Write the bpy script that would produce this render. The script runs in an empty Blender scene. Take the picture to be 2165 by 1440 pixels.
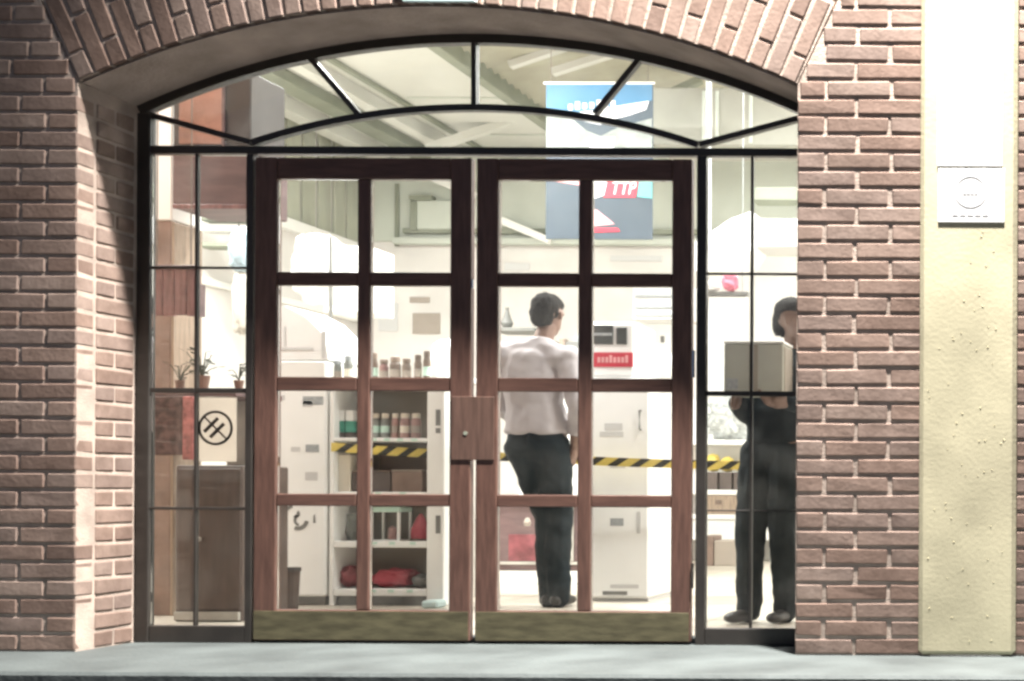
import bpy, bmesh, math, random
from mathutils import Vector, Matrix, noise as mnoise

S = bpy.context.scene
COL = S.collection
rnd = random.Random(11)

# ------------------------------------------------------------------ camera
F_PX, D_FRONT = 2846.0, 5.59            # focal length in photo pixels, metres from lens to the brick face (y = 0)
CAM = Vector((2.597, -D_FRONT, 0.673))
VPX, VPY, ROLL = 2243.0, 1045.0, 0.0046
cam_data = bpy.data.cameras.new('camera')
cam = bpy.data.objects.new('camera', cam_data)
COL.objects.link(cam)
cam_data.sensor_width = 36.0
cam_data.lens = 36.0 * F_PX / 2165.0
cam_data.shift_x = (1082.5 - VPX) / 2165.0
cam_data.shift_y = (VPY - 720.0) / 2165.0
cam_data.clip_start = 0.1
cam_data.clip_end = 300.0
cam.matrix_world = Matrix.Translation(CAM) @ Matrix.Rotation(math.radians(90), 4, 'X') @ Matrix.Rotation(ROLL, 4, 'Z')
S.camera = cam

# ------------------------------------------------------------------ night sky
world = bpy.data.worlds.new('World')
S.world = world
world.use_nodes = True
wn = world.node_tree
for n in list(wn.nodes):
    wn.nodes.remove(n)
sky = wn.nodes.new('ShaderNodeTexSky')
sky.sky_type = 'NISHITA'
sky.sun_disc = False
sky.sun_elevation = math.radians(24.0)
sky.air_density = 0.35
sky.dust_density = 4.0
sky.ozone_density = 0.3
sky.sun_rotation = math.radians(0.0)
bg = wn.nodes.new('ShaderNodeBackground')
bg.inputs['Strength'].default_value = 0.074
wo = wn.nodes.new('ShaderNodeOutputWorld')
wn.links.new(sky.outputs[0], bg.inputs[0])
wn.links.new(bg.outputs[0], wo.inputs[0])

S.view_settings.view_transform = 'Standard'
S.view_settings.look = 'None'
S.view_settings.exposure = 0.0
S.view_settings.gamma = 1.0
S.view_settings.use_curve_mapping = False
S.render.engine = 'CYCLES'
S.cycles.use_denoising = True
S.cycles.filter_width = 2.8
S.cycles.max_bounces = 10
S.cycles.transparent_max_bounces = 16

# ------------------------------------------------------------------ helpers
WPOS = {}                                # object name -> world position of its origin


def at(px, py, Y):
    """Photo pixel seen on the plane y = Y -> world point."""
    u, v = px - VPX, py - VPY
    u, v = u + v * ROLL, -u * ROLL + v
    d = Y + D_FRONT
    return Vector((CAM.x + u * d / F_PX, Y, CAM.z - v * d / F_PX))


def wx(px, Y, py=800):
    return at(px, py, Y).x


def wz(py, Y, px=1000):
    return at(px, py, Y).z


def link(o, parent=None, origin=Vector()):
    COL.objects.link(o)
    if parent is not None:
        o.parent = parent
        o.location = origin - WPOS[parent.name]
    else:
        o.location = origin
    WPOS[o.name] = origin.copy()
    return o


def tag(o, label=None, cat=None, group=None, kind=None):
    if label:
        o['label'] = label
    if cat:
        o['category'] = cat
    if group:
        o['group'] = group
    if kind:
        o['kind'] = kind
    return o


def thing(name, label, cat, loc, group=None):
    o = bpy.data.objects.new(name, None)
    o.empty_display_size = 0.05
    link(o, None, Vector(loc))
    return tag(o, label, cat, group)


def obj(name, bm, mat, parent=None, smooth=False):
    """Link a bmesh (world coordinates) as one mesh object."""
    xs = [v.co for v in bm.verts]
    lo = Vector((min(c.x for c in xs), min(c.y for c in xs), min(c.z for c in xs)))
    hi = Vector((max(c.x for c in xs), max(c.y for c in xs), max(c.z for c in xs)))
    origin = (lo + hi) / 2
    if parent is None:
        origin.z = lo.z
    bmesh.ops.translate(bm, verts=bm.verts, vec=-origin)
    bmesh.ops.recalc_face_normals(bm, faces=bm.faces)
    me = bpy.data.meshes.new(name)
    if smooth:
        for f in bm.faces:
            f.smooth = True
    bm.to_mesh(me)
    bm.free()
    if mat is not None:
        for m in (mat if isinstance(mat, (list, tuple)) else [mat]):
            me.materials.append(m)
    return link(bpy.data.objects.new(name, me), parent, origin)


def add_box(bm, x0, x1, y0, y1, z0, z1, bev=0.0, mi=0):
    r = bmesh.ops.create_cube(bm, size=1.0)
    vs = r['verts']
    for v in vs:
        v.co = Vector((x0 + (v.co.x + .5) * (x1 - x0), y0 + (v.co.y + .5) * (y1 - y0), z0 + (v.co.z + .5) * (z1 - z0)))
    fs = list({f for v in vs for f in v.link_faces})
    for f in fs:
        f.material_index = mi
    if bev > 0:
        es = list({e for v in vs for e in v.link_edges})
        bmesh.ops.bevel(bm, geom=es, offset=bev, segments=1, affect='EDGES', profile=0.5)
    return bm


def box(x0, x1, y0, y1, z0, z1, bev=0.003):
    bm = bmesh.new()
    return add_box(bm, min(x0, x1), max(x0, x1), min(y0, y1), max(y0, y1), min(z0, z1), max(z0, z1), bev)


def pbox(px0, py0, px1, py1, Y, depth, bev=0.004):
    """Box whose front face covers a pixel rectangle of the photo at distance Y and which is `depth` deep."""
    c = (py0 + py1) / 2
    a, b = at(px0, c, Y), at(px1, c, Y)
    m = (px0 + px1) / 2
    return box(a.x, b.x, Y, Y + depth, at(m, py1, Y).z, at(m, py0, Y).z, bev)


def add_prism(bm, pts, y0, y1):
    """Extrude an x-z polygon from y0 to y1."""
    a = [bm.verts.new((p[0], y0, p[1])) for p in pts]
    b = [bm.verts.new((p[0], y1, p[1])) for p in pts]
    n = len(pts)
    bm.faces.new(a)
    bm.faces.new(list(reversed(b)))
    for i in range(n):
        bm.faces.new((a[i], b[i], b[(i + 1) % n], a[(i + 1) % n]))
    return bm


def prism(pts, y0, y1):
    return add_prism(bmesh.new(), pts, y0, y1)


def add_arc(bm, cx, cz, r0, r1, a0, a1, y0, y1, n=48):
    """Curved bar between two radii; angles from the vertical."""
    rings = []
    for i in range(n + 1):
        a = a0 + (a1 - a0) * i / n
        s, c = math.sin(a), math.cos(a)
        rings.append([bm.verts.new((cx + r * s, y, cz + r * c)) for r, y in ((r0, y0), (r1, y0), (r1, y1), (r0, y1))])
    for i in range(n):
        for k in range(4):
            bm.faces.new((rings[i][k], rings[i][(k + 1) % 4], rings[i + 1][(k + 1) % 4], rings[i + 1][k]))
    bm.faces.new(rings[0])
    bm.faces.new(list(reversed(rings[-1])))
    return bm


def add_bar(bm, p, q, w, d):
    """Straight square bar from p to q, w wide in the facade plane and d deep."""
    p, q = Vector(p), Vector(q)
    t = (q - p).normalized()
    y = Vector((0, 1, 0))
    s = t.cross(y).normalized()
    vs = []
    for e in (p, q):
        for i, j in ((-1, 0), (1, 0), (1, 1), (-1, 1)):
            vs.append(bm.verts.new(e + s * (i * w / 2) + y * (j * d)))
    for i in range(4):
        bm.faces.new((vs[i], vs[(i + 1) % 4], vs[4 + (i + 1) % 4], vs[4 + i]))
    bm.faces.new(vs[:4])
    bm.faces.new(list(reversed(vs[4:])))
    return bm


def add_tube(bm, pts, r, n=8):
    pts = [Vector(p) for p in pts]
    rings = []
    for i, p in enumerate(pts):
        t = (pts[min(i + 1, len(pts) - 1)] - pts[max(i - 1, 0)]).normalized()
        a = t.cross(Vector((0, 0, 1)))
        if a.length < 0.1:
            a = t.cross(Vector((1, 0, 0)))
        a.normalize()
        b = t.cross(a)
        rr = r[i] if isinstance(r, (list, tuple)) else r
        rings.append([bm.verts.new(p + (a * math.cos(k * 2 * math.pi / n) + b * math.sin(k * 2 * math.pi / n)) * rr) for k in range(n)])
    for i in range(len(pts) - 1):
        for k in range(n):
            bm.faces.new((rings[i][k], rings[i][(k + 1) % n], rings[i + 1][(k + 1) % n], rings[i + 1][k]))
    bm.faces.new(list(reversed(rings[0])))
    bm.faces.new(rings[-1])
    return bm


def tube(pts, r, n=8):
    return add_tube(bmesh.new(), pts, r, n)


def add_lathe(bm, cx, cy, prof, n=20, sx=1.0, sy=1.0):
    rings = []
    for r, z in prof:
        rings.append([bm.verts.new((cx + sx * max(r, 1e-4) * math.cos(2 * math.pi * k / n), cy + sy * max(r, 1e-4) * math.sin(2 * math.pi * k / n), z)) for k in range(n)])
    for i in range(len(rings) - 1):
        for k in range(n):
            bm.faces.new((rings[i][k], rings[i][(k + 1) % n], rings[i + 1][(k + 1) % n], rings[i + 1][k]))
    bm.faces.new(list(reversed(rings[0])))
    bm.faces.new(rings[-1])
    return bm


def lathe(cx, cy, prof, n=20, sx=1.0, sy=1.0):
    return add_lathe(bmesh.new(), cx, cy, prof, n, sx, sy)


def cloth_lump(x0, x1, y0, y1, z0, z1, seed, n=4, amp=0.18):
    """A soft crumpled bundle filling a box."""
    bm = bmesh.new()
    bmesh.ops.create_icosphere(bm, subdivisions=n, radius=1.0)
    for v in bm.verts:
        d = v.co.copy()
        k = 1 + amp * mnoise.noise(d * 2.1 + Vector((seed * 7.1, 0, 0))) + amp * .6 * mnoise.noise(d * 5.0 + Vector((0, seed * 3.3, 0))) - amp * .5 * abs(mnoise.noise(d * 7.5 + Vector((seed, 0, 4))))
        e = 0.75
        d = Vector([math.copysign(abs(c) ** e, c) for c in d]) * k
        v.co = Vector(((x0 + x1) / 2 + d.x * (x1 - x0) / 2, (y0 + y1) / 2 + d.y * (y1 - y0) / 2, max(z0, (z0 + z1) / 2 + d.z * (z1 - z0) / 2)))
    return bm


def text_part(name, body, parent, mat, loc, size, width=None, yaw=0.0, shear=0.0):
    cu = bpy.data.curves.new(name, 'FONT')
    cu.body = body
    cu.size = size
    cu.extrude = 0.001
    cu.align_x = 'CENTER'
    cu.align_y = 'CENTER'
    cu.shear = shear
    tmp = bpy.data.objects.new(name, cu)
    COL.objects.link(tmp)
    bpy.context.view_layer.update()
    me = bpy.data.meshes.new_from_object(tmp.evaluated_get(bpy.context.evaluated_depsgraph_get()))
    bpy.data.objects.remove(tmp)
    me.materials.clear()
    me.materials.append(mat)
    k = 1.0
    if width:
        xs = [v.co.x for v in me.vertices]
        k = width / max(1e-4, max(xs) - min(xs))
    me.transform(Matrix.Rotation(math.radians(90), 4, 'X') @ Matrix.Diagonal((k, 1, 1, 1)))
    o = bpy.data.objects.new(name, me)
    return link(o, parent, Vector(loc))


# ------------------------------------------------------------------ materials
def mat(name, col, rough=0.6, var=0.0, scale=8.0, bump=0.0, bscale=60.0, metal=0.0, stretch=(1, 1, 1), per_obj=0.0, spec=0.5, dark=None, coat=0.0):
    m = bpy.data.materials.new(name)
    m.use_nodes = True
    nt = m.node_tree
    p = nt.nodes['Principled BSDF']
    p.inputs['Roughness'].default_value = rough
    p.inputs['Metallic'].default_value = metal
    p.inputs['Specular IOR Level'].default_value = spec
    p.inputs['Coat Weight'].default_value = coat
    c = (col[0], col[1], col[2], 1)
    p.inputs['Base Color'].default_value = c
    geo = nt.nodes.new('ShaderNodeNewGeometry')
    mp = nt.nodes.new('ShaderNodeMapping')
    mp.inputs['Scale'].default_value = stretch
    nt.links.new(geo.outputs['Position'], mp.inputs['Vector'])
    cur = None
    if var > 0:
        tx = nt.nodes.new('ShaderNodeTexNoise')
        tx.inputs['Scale'].default_value = scale
        tx.inputs['Detail'].default_value = 5
        nt.links.new(mp.outputs[0], tx.inputs['Vector'])
        rp = nt.nodes.new('ShaderNodeValToRGB')
        rp.color_ramp.elements[0].position = 0.33
        rp.color_ramp.elements[1].position = 0.67
        d = dark if dark else tuple(x * (1 - var) for x in col)
        rp.color_ramp.elements[0].color = (d[0], d[1], d[2], 1)
        rp.color_ramp.elements[1].color = (min(1, col[0] * (1 + var * .6)), min(1, col[1] * (1 + var * .6)), min(1, col[2] * (1 + var * .6)), 1)
        nt.links.new(tx.outputs['Fac'], rp.inputs[0])
        cur = rp.outputs[0]
    if per_obj > 0:
        oi = nt.nodes.new('ShaderNodeObjectInfo')
        mr = nt.nodes.new('ShaderNodeMapRange')
        mr.inputs['To Min'].default_value = 1 - per_obj
        mr.inputs['To Max'].default_value = 1 + per_obj
        nt.links.new(oi.outputs['Random'], mr.inputs['Value'])
        mx = nt.nodes.new('ShaderNodeMix')
        mx.data_type = 'RGBA'
        mx.blend_type = 'MULTIPLY'
        mx.inputs['Factor'].default_value = 1
        if cur is not None:
            nt.links.new(cur, mx.inputs['A'])
        else:
            mx.inputs['A'].default_value = c
        nt.links.new(mr.outputs[0], mx.inputs['B'])
        cur = mx.outputs['Result']
    if cur is not None:
        nt.links.new(cur, p.inputs['Base Color'])
    if bump > 0:
        tb = nt.nodes.new('ShaderNodeTexNoise')
        tb.inputs['Scale'].default_value = bscale
        tb.inputs['Detail'].default_value = 4
        nt.links.new(mp.outputs[0], tb.inputs['Vector'])
        bp = nt.nodes.new('ShaderNodeBump')
        bp.inputs['Strength'].default_value = bump
        bp.inputs['Distance'].default_value = 0.01
        nt.links.new(tb.outputs['Fac'], bp.inputs['Height'])
        nt.links.new(bp.outputs[0], p.inputs['Normal'])
    return m


def brick_mat():
    m = mat('brick_clay', (0.30, 0.195, 0.165), 0.85, bump=0.18, bscale=60, spec=0.2)
    nt = m.node_tree
    p = nt.nodes['Principled BSDF']
    oi = nt.nodes.new('ShaderNodeObjectInfo')
    rp = nt.nodes.new('ShaderNodeValToRGB')
    cr = rp.color_ramp
    cols = [(0.0, (0.200, 0.139, 0.114)), (0.18, (0.255, 0.176, 0.142)), (0.45, (0.282, 0.204, 0.168)), (0.75, (0.255, 0.19, 0.162)), (1.0, (0.325, 0.245, 0.205))]
    cr.elements[0].position, cr.elements[0].color = 0.0, (*cols[0][1], 1)
    cr.elements[1].position, cr.elements[1].color = 1.0, (*cols[-1][1], 1)
    for pos, c in cols[1:-1]:
        e = cr.elements.new(pos)
        e.color = (*c, 1)
    nt.links.new(oi.outputs['Random'], rp.inputs[0])
    geo = nt.nodes.new('ShaderNodeNewGeometry')
    tx = nt.nodes.new('ShaderNodeTexNoise')
    tx.inputs['Scale'].default_value = 14
    tx.inputs['Detail'].default_value = 7
    tx.inputs['Roughness'].default_value = 0.7
    nt.links.new(geo.outputs['Position'], tx.inputs['Vector'])
    r2 = nt.nodes.new('ShaderNodeValToRGB')
    r2.color_ramp.elements[0].position, r2.color_ramp.elements[0].color = 0.3, (0.74, 0.72, 0.70, 1)
    r2.color_ramp.elements[1].position, r2.color_ramp.elements[1].color = 0.7, (1.16, 1.18, 1.18, 1)
    nt.links.new(tx.outputs['Fac'], r2.inputs[0])
    mx = nt.nodes.new('ShaderNodeMix')
    mx.data_type, mx.blend_type = 'RGBA', 'MULTIPLY'
    mx.inputs['Factor'].default_value = 1
    nt.links.new(rp.outputs[0], mx.inputs['A'])
    nt.links.new(r2.outputs[0], mx.inputs['B'])
    t3 = nt.nodes.new('ShaderNodeTexNoise')
    t3.inputs['Scale'].default_value = 2.1
    t3.inputs['Detail'].default_value = 6
    nt.links.new(geo.outputs['Position'], t3.inputs['Vector'])
    r3 = nt.nodes.new('ShaderNodeValToRGB')
    r3.color_ramp.elements[0].position, r3.color_ramp.elements[0].color = 0.36, (0.76, 0.75, 0.75, 1)
    r3.color_ramp.elements[1].position, r3.color_ramp.elements[1].color = 0.62, (1.08, 1.08, 1.08, 1)
    nt.links.new(t3.outputs['Fac'], r3.inputs[0])
    m3 = nt.nodes.new('ShaderNodeMix')
    m3.data_type, m3.blend_type = 'RGBA', 'MULTIPLY'
    m3.inputs['Factor'].default_value = 1
    nt.links.new(mx.outputs['Result'], m3.inputs['A'])
    nt.links.new(r3.outputs[0], m3.inputs['B'])
    nt.links.new(m3.outputs['Result'], p.inputs['Base Color'])
    return m


def texture_brick_mat():
    m = mat('brick_far', (0.3, 0.2, 0.17), 0.85, spec=0.25)
    nt = m.node_tree
    p = nt.nodes['Principled BSDF']
    geo = nt.nodes.new('ShaderNodeNewGeometry')
    sp = nt.nodes.new('ShaderNodeSeparateXYZ')
    cb = nt.nodes.new('ShaderNodeCombineXYZ')
    nt.links.new(geo.outputs['Position'], sp.inputs[0])
    nt.links.new(sp.outputs['X'], cb.inputs['X'])
    nt.links.new(sp.outputs['Z'], cb.inputs['Y'])
    bt = nt.nodes.new('ShaderNodeTexBrick')
    bt.inputs['Scale'].default_value = 1
    bt.inputs['Brick Width'].default_value = 0.271
    bt.inputs['Row Height'].default_value = 0.0747
    bt.inputs['Mortar Size'].default_value = 0.007
    bt.inputs['Color1'].default_value = (0.25, 0.16, 0.14, 1)
    bt.inputs['Color2'].default_value = (0.31, 0.21, 0.18, 1)
    bt.inputs['Mortar'].default_value = (0.42, 0.34, 0.31, 1)
    nt.links.new(cb.outputs[0], bt.inputs['Vector'])
    nt.links.new(bt.outputs['Color'], p.inputs['Base Color'])
    return m


def glass_mat():
    m = bpy.data.materials.new('window_glass')
    m.use_nodes = True
    nt = m.node_tree
    for n in list(nt.nodes):
        nt.nodes.remove(n)
    out = nt.nodes.new('ShaderNodeOutputMaterial')
    tr = nt.nodes.new('ShaderNodeBsdfTransparent')
    tr.inputs[0].default_value = (0.965, 0.98, 0.97, 1)
    gl = nt.nodes.new('ShaderNodeBsdfGlossy')
    gl.inputs['Roughness'].default_value = 0.03
    fr = nt.nodes.new('ShaderNodeFresnel')
    fr.inputs['IOR'].default_value = 1.35
    mx = nt.nodes.new('ShaderNodeMixShader')
    nt.links.new(fr.outputs[0], mx.inputs[0])
    nt.links.new(tr.outputs[0], mx.inputs[1])
    nt.links.new(gl.outputs[0], mx.inputs[2])
    geo = nt.nodes.new('ShaderNodeNewGeometry')
    tx = nt.nodes.new('ShaderNodeTexNoise')
    tx.inputs['Scale'].default_value = 3.2
    tx.inputs['Detail'].default_value = 6
    tx.inputs['Distortion'].default_value = 1.5
    mr = nt.nodes.new('ShaderNodeMapRange')
    mr.inputs['From Min'].default_value = .38
    mr.inputs['From Max'].default_value = .75
    mr.inputs['To Min'].default_value = .002
    mr.inputs['To Max'].default_value = .024
    df = nt.nodes.new('ShaderNodeBsdfTranslucent')
    df.inputs[0].default_value = (.8, .8, .78, 1)
    m2 = nt.nodes.new('ShaderNodeMixShader')
    nt.links.new(geo.outputs['Position'], tx.inputs['Vector'])
    nt.links.new(tx.outputs['Fac'], mr.inputs['Value'])
    nt.links.new(mr.outputs[0], m2.inputs[0])
    nt.links.new(mx.outputs[0], m2.inputs[1])
    nt.links.new(df.outputs[0], m2.inputs[2])
    nt.links.new(m2.outputs[0], out.inputs[0])
    return m


def emit_mat(name, col, strength):
    m = bpy.data.materials.new(name)
    m.use_nodes = True
    p = m.node_tree.nodes['Principled BSDF']
    p.inputs['Base Color'].default_value = (.8, .8, .8, 1)
    p.inputs['Emission Color'].default_value = (*col, 1)
    p.inputs['Emission Strength'].default_value = strength
    return m


M = {}
M['brick'] = brick_mat()
M['brick_far'] = texture_brick_mat()
M['mortar'] = mat('mortar', (0.475, 0.385, 0.325), 0.95, var=0.3, scale=6, bump=0.4, bscale=140, spec=0.2)
M['soffit'] = mat('soffit_render', (0.37, 0.30, 0.26), 0.95, var=0.22, scale=5, bump=0.4, bscale=50, spec=0.2)
M['stucco'] = mat('cream_stucco', (0.57, 0.525, 0.365), 0.95, var=0.17, scale=3.5, bump=0.11, bscale=60, spec=0.2)
M['stucco_edge'] = mat('stucco_edge', (0.72, 0.60, 0.42), 0.95, var=0.12, scale=20, bump=0.5, bscale=60, spec=0.2)
M['stone'] = mat('grey_concrete', (0.098, 0.114, 0.112), 0.75, var=0.34, scale=2.4, bump=0.35, bscale=45)
M['paving'] = mat('dark_paving', (0.07, 0.07, 0.07), 0.9, var=0.3, scale=3, bump=0.4, bscale=60)
M['steel'] = mat('black_steel', (0.036, 0.031, 0.027), 0.42, var=0.3, scale=6, bump=0.1, bscale=30)
M['door_v'] = mat('door_wood_upright', (0.122, 0.064, 0.048), 0.42, var=0.3, scale=7, bump=0.2, bscale=30, stretch=(9, 9, 1), dark=(0.090, 0.047, 0.036))
M['door_h'] = mat('door_wood_cross', (0.122, 0.064, 0.048), 0.42, var=0.3, scale=7, bump=0.2, bscale=30, stretch=(1, 9, 9), dark=(0.090, 0.047, 0.036))
M['lockwood'] = mat('lock_plate_wood', (0.115, 0.066, 0.050), 0.5, var=0.25, scale=7, stretch=(9, 9, 1))
M['kick'] = mat('dull_brass', (0.125, 0.110, 0.062), 0.55, var=0.35, scale=9, metal=0.25, bump=0.12, bscale=40, stretch=(1, 1, 4))
M['chrome'] = mat('chrome', (0.8, 0.8, 0.8), 0.18, metal=1.0)
M['glass'] = glass_mat()
M['white'] = mat('white_paint', (0.86, 0.855, 0.83), 0.55, var=0.04, scale=4)
M['gloss_white'] = mat('white_enamel', (0.90, 0.905, 0.90), 0.3, var=0.03, scale=4)
M['cream'] = mat('cream_plaster', (0.71, 0.685, 0.66), 0.8, var=0.08, scale=2)
M['ceiling'] = mat('pale_ceiling', (0.64, 0.645, 0.60), 0.85, var=0.06, scale=1.5)
M['panel'] = mat('pale_green_panel', (0.55, 0.585, 0.525), 0.8, var=0.07, scale=2)
M['slat'] = mat('grey_green_board', (0.44, 0.45, 0.36), 0.8, var=0.2, scale=4, stretch=(1, 1, .2), per_obj=.16)
M['roofing'] = mat('corrugated_sheet', (0.40, 0.39, 0.31), 0.6, var=0.15, scale=3)
M['trim_grey'] = mat('grey_green_trim', (0.26, 0.28, 0.22), 0.8, var=0.1, scale=4)  # darker grey green for ledges, beams and small trim
M['floor'] = mat('beige_floor', (0.50, 0.45, 0.38), 0.35, var=0.12, scale=3, bump=0.05)
M['tan'] = mat('tan_brick_paint', (0.27, 0.19, 0.155), 0.8, var=0.22, scale=7, bump=.3, bscale=20)
M['wood_tan'] = mat('tan_wood', (0.36, 0.27, 0.20), 0.6, var=0.25, scale=6, stretch=(9, 9, 1))
M['maroon'] = mat('maroon_wood', (0.155, 0.098, 0.098), 0.5, var=0.25, scale=5, stretch=(1, 4, 4))
M['maroon2'] = mat('reddish_wood', (0.24, 0.12, 0.115), 0.55, var=0.3, scale=9, stretch=(6, 6, 1))
M['darkgrey'] = mat('dark_grey_board', (0.085, 0.075, 0.07), 0.7, var=0.15, scale=4)
M['orange'] = mat('orange_wood', (0.36, 0.19, 0.14), 0.6, var=0.35, scale=7)
M['brown'] = mat('brown_cabinet', (0.085, 0.058, 0.048), 0.5, var=0.18, scale=6, stretch=(6, 6, 1))
M['card'] = mat('grey_card', (0.36, 0.31, 0.265), 0.8, var=0.05, scale=8)
def translucent(m, fac):
    nt = m.node_tree
    p = nt.nodes['Principled BSDF']
    out = next(n for n in nt.nodes if n.type == 'OUTPUT_MATERIAL')
    tl = nt.nodes.new('ShaderNodeBsdfTranslucent')
    mx = nt.nodes.new('ShaderNodeMixShader')
    mx.inputs[0].default_value = fac
    src = p.inputs['Base Color']
    if src.is_linked:
        nt.links.new(src.links[0].from_socket, tl.inputs[0])
    else:
        tl.inputs[0].default_value = src.default_value
    nt.links.new(p.outputs[0], mx.inputs[1])
    nt.links.new(tl.outputs[0], mx.inputs[2])
    nt.links.new(mx.outputs[0], out.inputs[0])
    return m


M['paper'] = translucent(mat('thin_grey_card', (0.80, 0.74, 0.68), 0.8, var=0.05, scale=8), 0.72)
M['ink'] = mat('dark_ink', (0.17, 0.14, 0.12), 0.8)
M['ink_grey'] = mat('grey_print', (0.36, 0.38, 0.39), 0.7, var=.2, scale=60)
M['ink_pale'] = mat('pale_grey_print', (0.60, 0.60, 0.60), 0.8)
M['ink_faint'] = mat('faint_print', (0.74, 0.74, 0.735), 0.8)
M['dark'] = mat('charcoal_plastic', (0.06, 0.063, 0.06), 0.5, var=0.2, scale=9)
M['midgrey'] = mat('mid_grey_plastic', (0.2, 0.2, 0.19), 0.5, var=0.2, scale=9)
M['red'] = mat('red_plastic', (0.46, 0.075, 0.10), 0.5, var=0.2, scale=12)
M['redprint'] = mat('red_print', (0.52, 0.04, 0.065), 0.6)
M['pink'] = mat('pink_print', (0.75, 0.35, 0.36), 0.7, var=0.2, scale=10)
M['blue'] = mat('blue_print', (0.055, 0.165, 0.29), 0.6, var=0.1, scale=6)
M['navy'] = mat('slate_blue_print', (0.05, 0.068, 0.088), 0.6, var=0.12, scale=5)
M['mistgrey'] = mat('misty_grey_print', (0.24, 0.26, 0.245), 0.7, var=0.3, scale=8)
M['teal'] = mat('teal_print', (0.12, 0.42, 0.40), 0.6, var=0.1, scale=7)
M['green'] = mat('green_carton', (0.07, 0.30, 0.22), 0.5, var=0.2, scale=20)
M['mint'] = mat('mint_plastic', (0.55, 0.74, 0.64), 0.4)
M['yellow'] = mat('yellow_plastic', (0.72, 0.56, 0.13), 0.5, var=0.15, scale=14)
M['black'] = mat('black_tape', (0.03, 0.028, 0.02), 0.5)
M['shelfback'] = mat('taupe_board', (0.30, 0.26, 0.215), 0.7, var=0.1, scale=5)
M['jar'] = mat('brown_jar', (0.26, 0.20, 0.16), 0.35, var=0.2, scale=12, per_obj=.25)
M['jar_pink'] = mat('pinkish_jar', (0.40, 0.24, 0.22), 0.35, var=0.2, scale=12, per_obj=.25)
M['jar_grey'] = mat('grey_glass_jar', (0.27, 0.28, 0.26), 0.3, var=0.2, scale=12, per_obj=.2)
M['lid'] = mat('cream_lid', (0.74, 0.68, 0.57), 0.4)
M['box_brown'] = mat('brown_carton', (0.22, 0.155, 0.125), 0.7, var=0.2, scale=8, per_obj=.2)
M['box_dark'] = mat('dark_carton', (0.11, 0.085, 0.075), 0.7, var=0.2, scale=8, per_obj=.2)
M['leaf'] = mat('dull_leaf', (0.06, 0.065, 0.04), 0.6, var=0.3, scale=12)
M['terracotta'] = mat('clay_pot', (0.25, 0.15, 0.11), 0.8, var=0.2, scale=9)
M['skin'] = mat('skin', (0.25, 0.155, 0.12), 0.5, var=0.08, scale=20)
M['skin_dark'] = mat('skin_brown', (0.17, 0.105, 0.08), 0.5, var=0.08, scale=20)
M['hair'] = mat('dark_hair', (0.024, 0.020, 0.018), 0.8, var=0.4, scale=60, bump=.8, bscale=160, spec=.2)
M['shirt'] = mat('pale_shirt', (0.46, 0.425, 0.44), 0.85, var=0.05, scale=9, bump=.2, bscale=300)
M['trousers'] = mat('charcoal_trousers', (0.018, 0.024, 0.028), 0.9, var=0.2, scale=9, bump=.2, bscale=300, spec=.15)
M['suit'] = mat('slate_cloth', (0.026, 0.032, 0.035), 0.9, var=0.25, scale=9, bump=.2, bscale=300, spec=.15)
M['shoe'] = mat('black_shoe', (0.025, 0.022, 0.02), 0.4)
M['carton'] = mat('grey_board_box', (0.40, 0.40, 0.345), 0.8, var=0.06, scale=10)
M['paleblue'] = mat('pale_blue_panel', (0.55, 0.70, 0.70), 0.5, var=0.06, scale=5)
M['bluecloth'] = mat('faded_blue_cloth', (0.33, 0.42, 0.47), 0.85, var=0.2, scale=9)
M['greycloth'] = mat('grey_cloth', (0.46, 0.44, 0.40), 0.85, var=0.15, scale=9)
M['plastic'] = mat('clear_plastic_bags', (0.55, 0.57, 0.56), 0.25, var=0.4, scale=22, bump=.9, bscale=40)
M['sign_white'] = mat('sign_white', (0.80, 0.80, 0.79), 0.5)
M['tube'] = emit_mat('fluorescent_tube', (1.0, 0.98, 0.9), 6.0)
M['lampglass'] = emit_mat('lamp_lens', (1.0, 0.93, 0.84), 30.0)

# ------------------------------------------------------------------ street lamp light (the floodlight high on the facade)
LAMP = Vector((2.2, -1.0, 6.7))
sd = bpy.data.lights.new('flood_light_beam', 'SPOT')
sd.energy = 10400.0
sd.color = (1.0, 0.955, 0.905)
sd.spot_size = math.radians(105)
sd.spot_blend = 0.6
sd.shadow_soft_size = 0.13
spot = bpy.data.objects.new('flood_light_beam', sd)
COL.objects.link(spot)
spot.location = LAMP
spot.rotation_euler = (Vector((2.8, -0.5, 0.0)) - LAMP).to_track_quat('-Z', 'Y').to_euler()

# =================================================================== GROUND
D = 0.35                                 # depth of the reveal: frame plane
pf = obj('entrance_step', box(-8, 8, -0.63, 0.45, -0.15, 0.0, 0.012), M['stone'])
tag(pf, 'pale grey concrete step along the foot of the shop front', 'step', kind='structure')
gd = obj('pavement', box(-60, 60, -80, 60, -0.4, -0.154, 0), M['paving'])
tag(gd, 'dark paved ground in front of the shop step', 'pavement', kind='structure')

# =================================================================== BRICK FACADE
HALF, ZS, RA, CZ = 1.49, 2.37, 3.568, -0.872       # half width, springing height, arch radius and its centre height
ASP = math.asin(HALF / RA)
RING = 0.372
CH, J = 0.0747, 0.014
NCOURSE = 38
MESHES = {}


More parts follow.
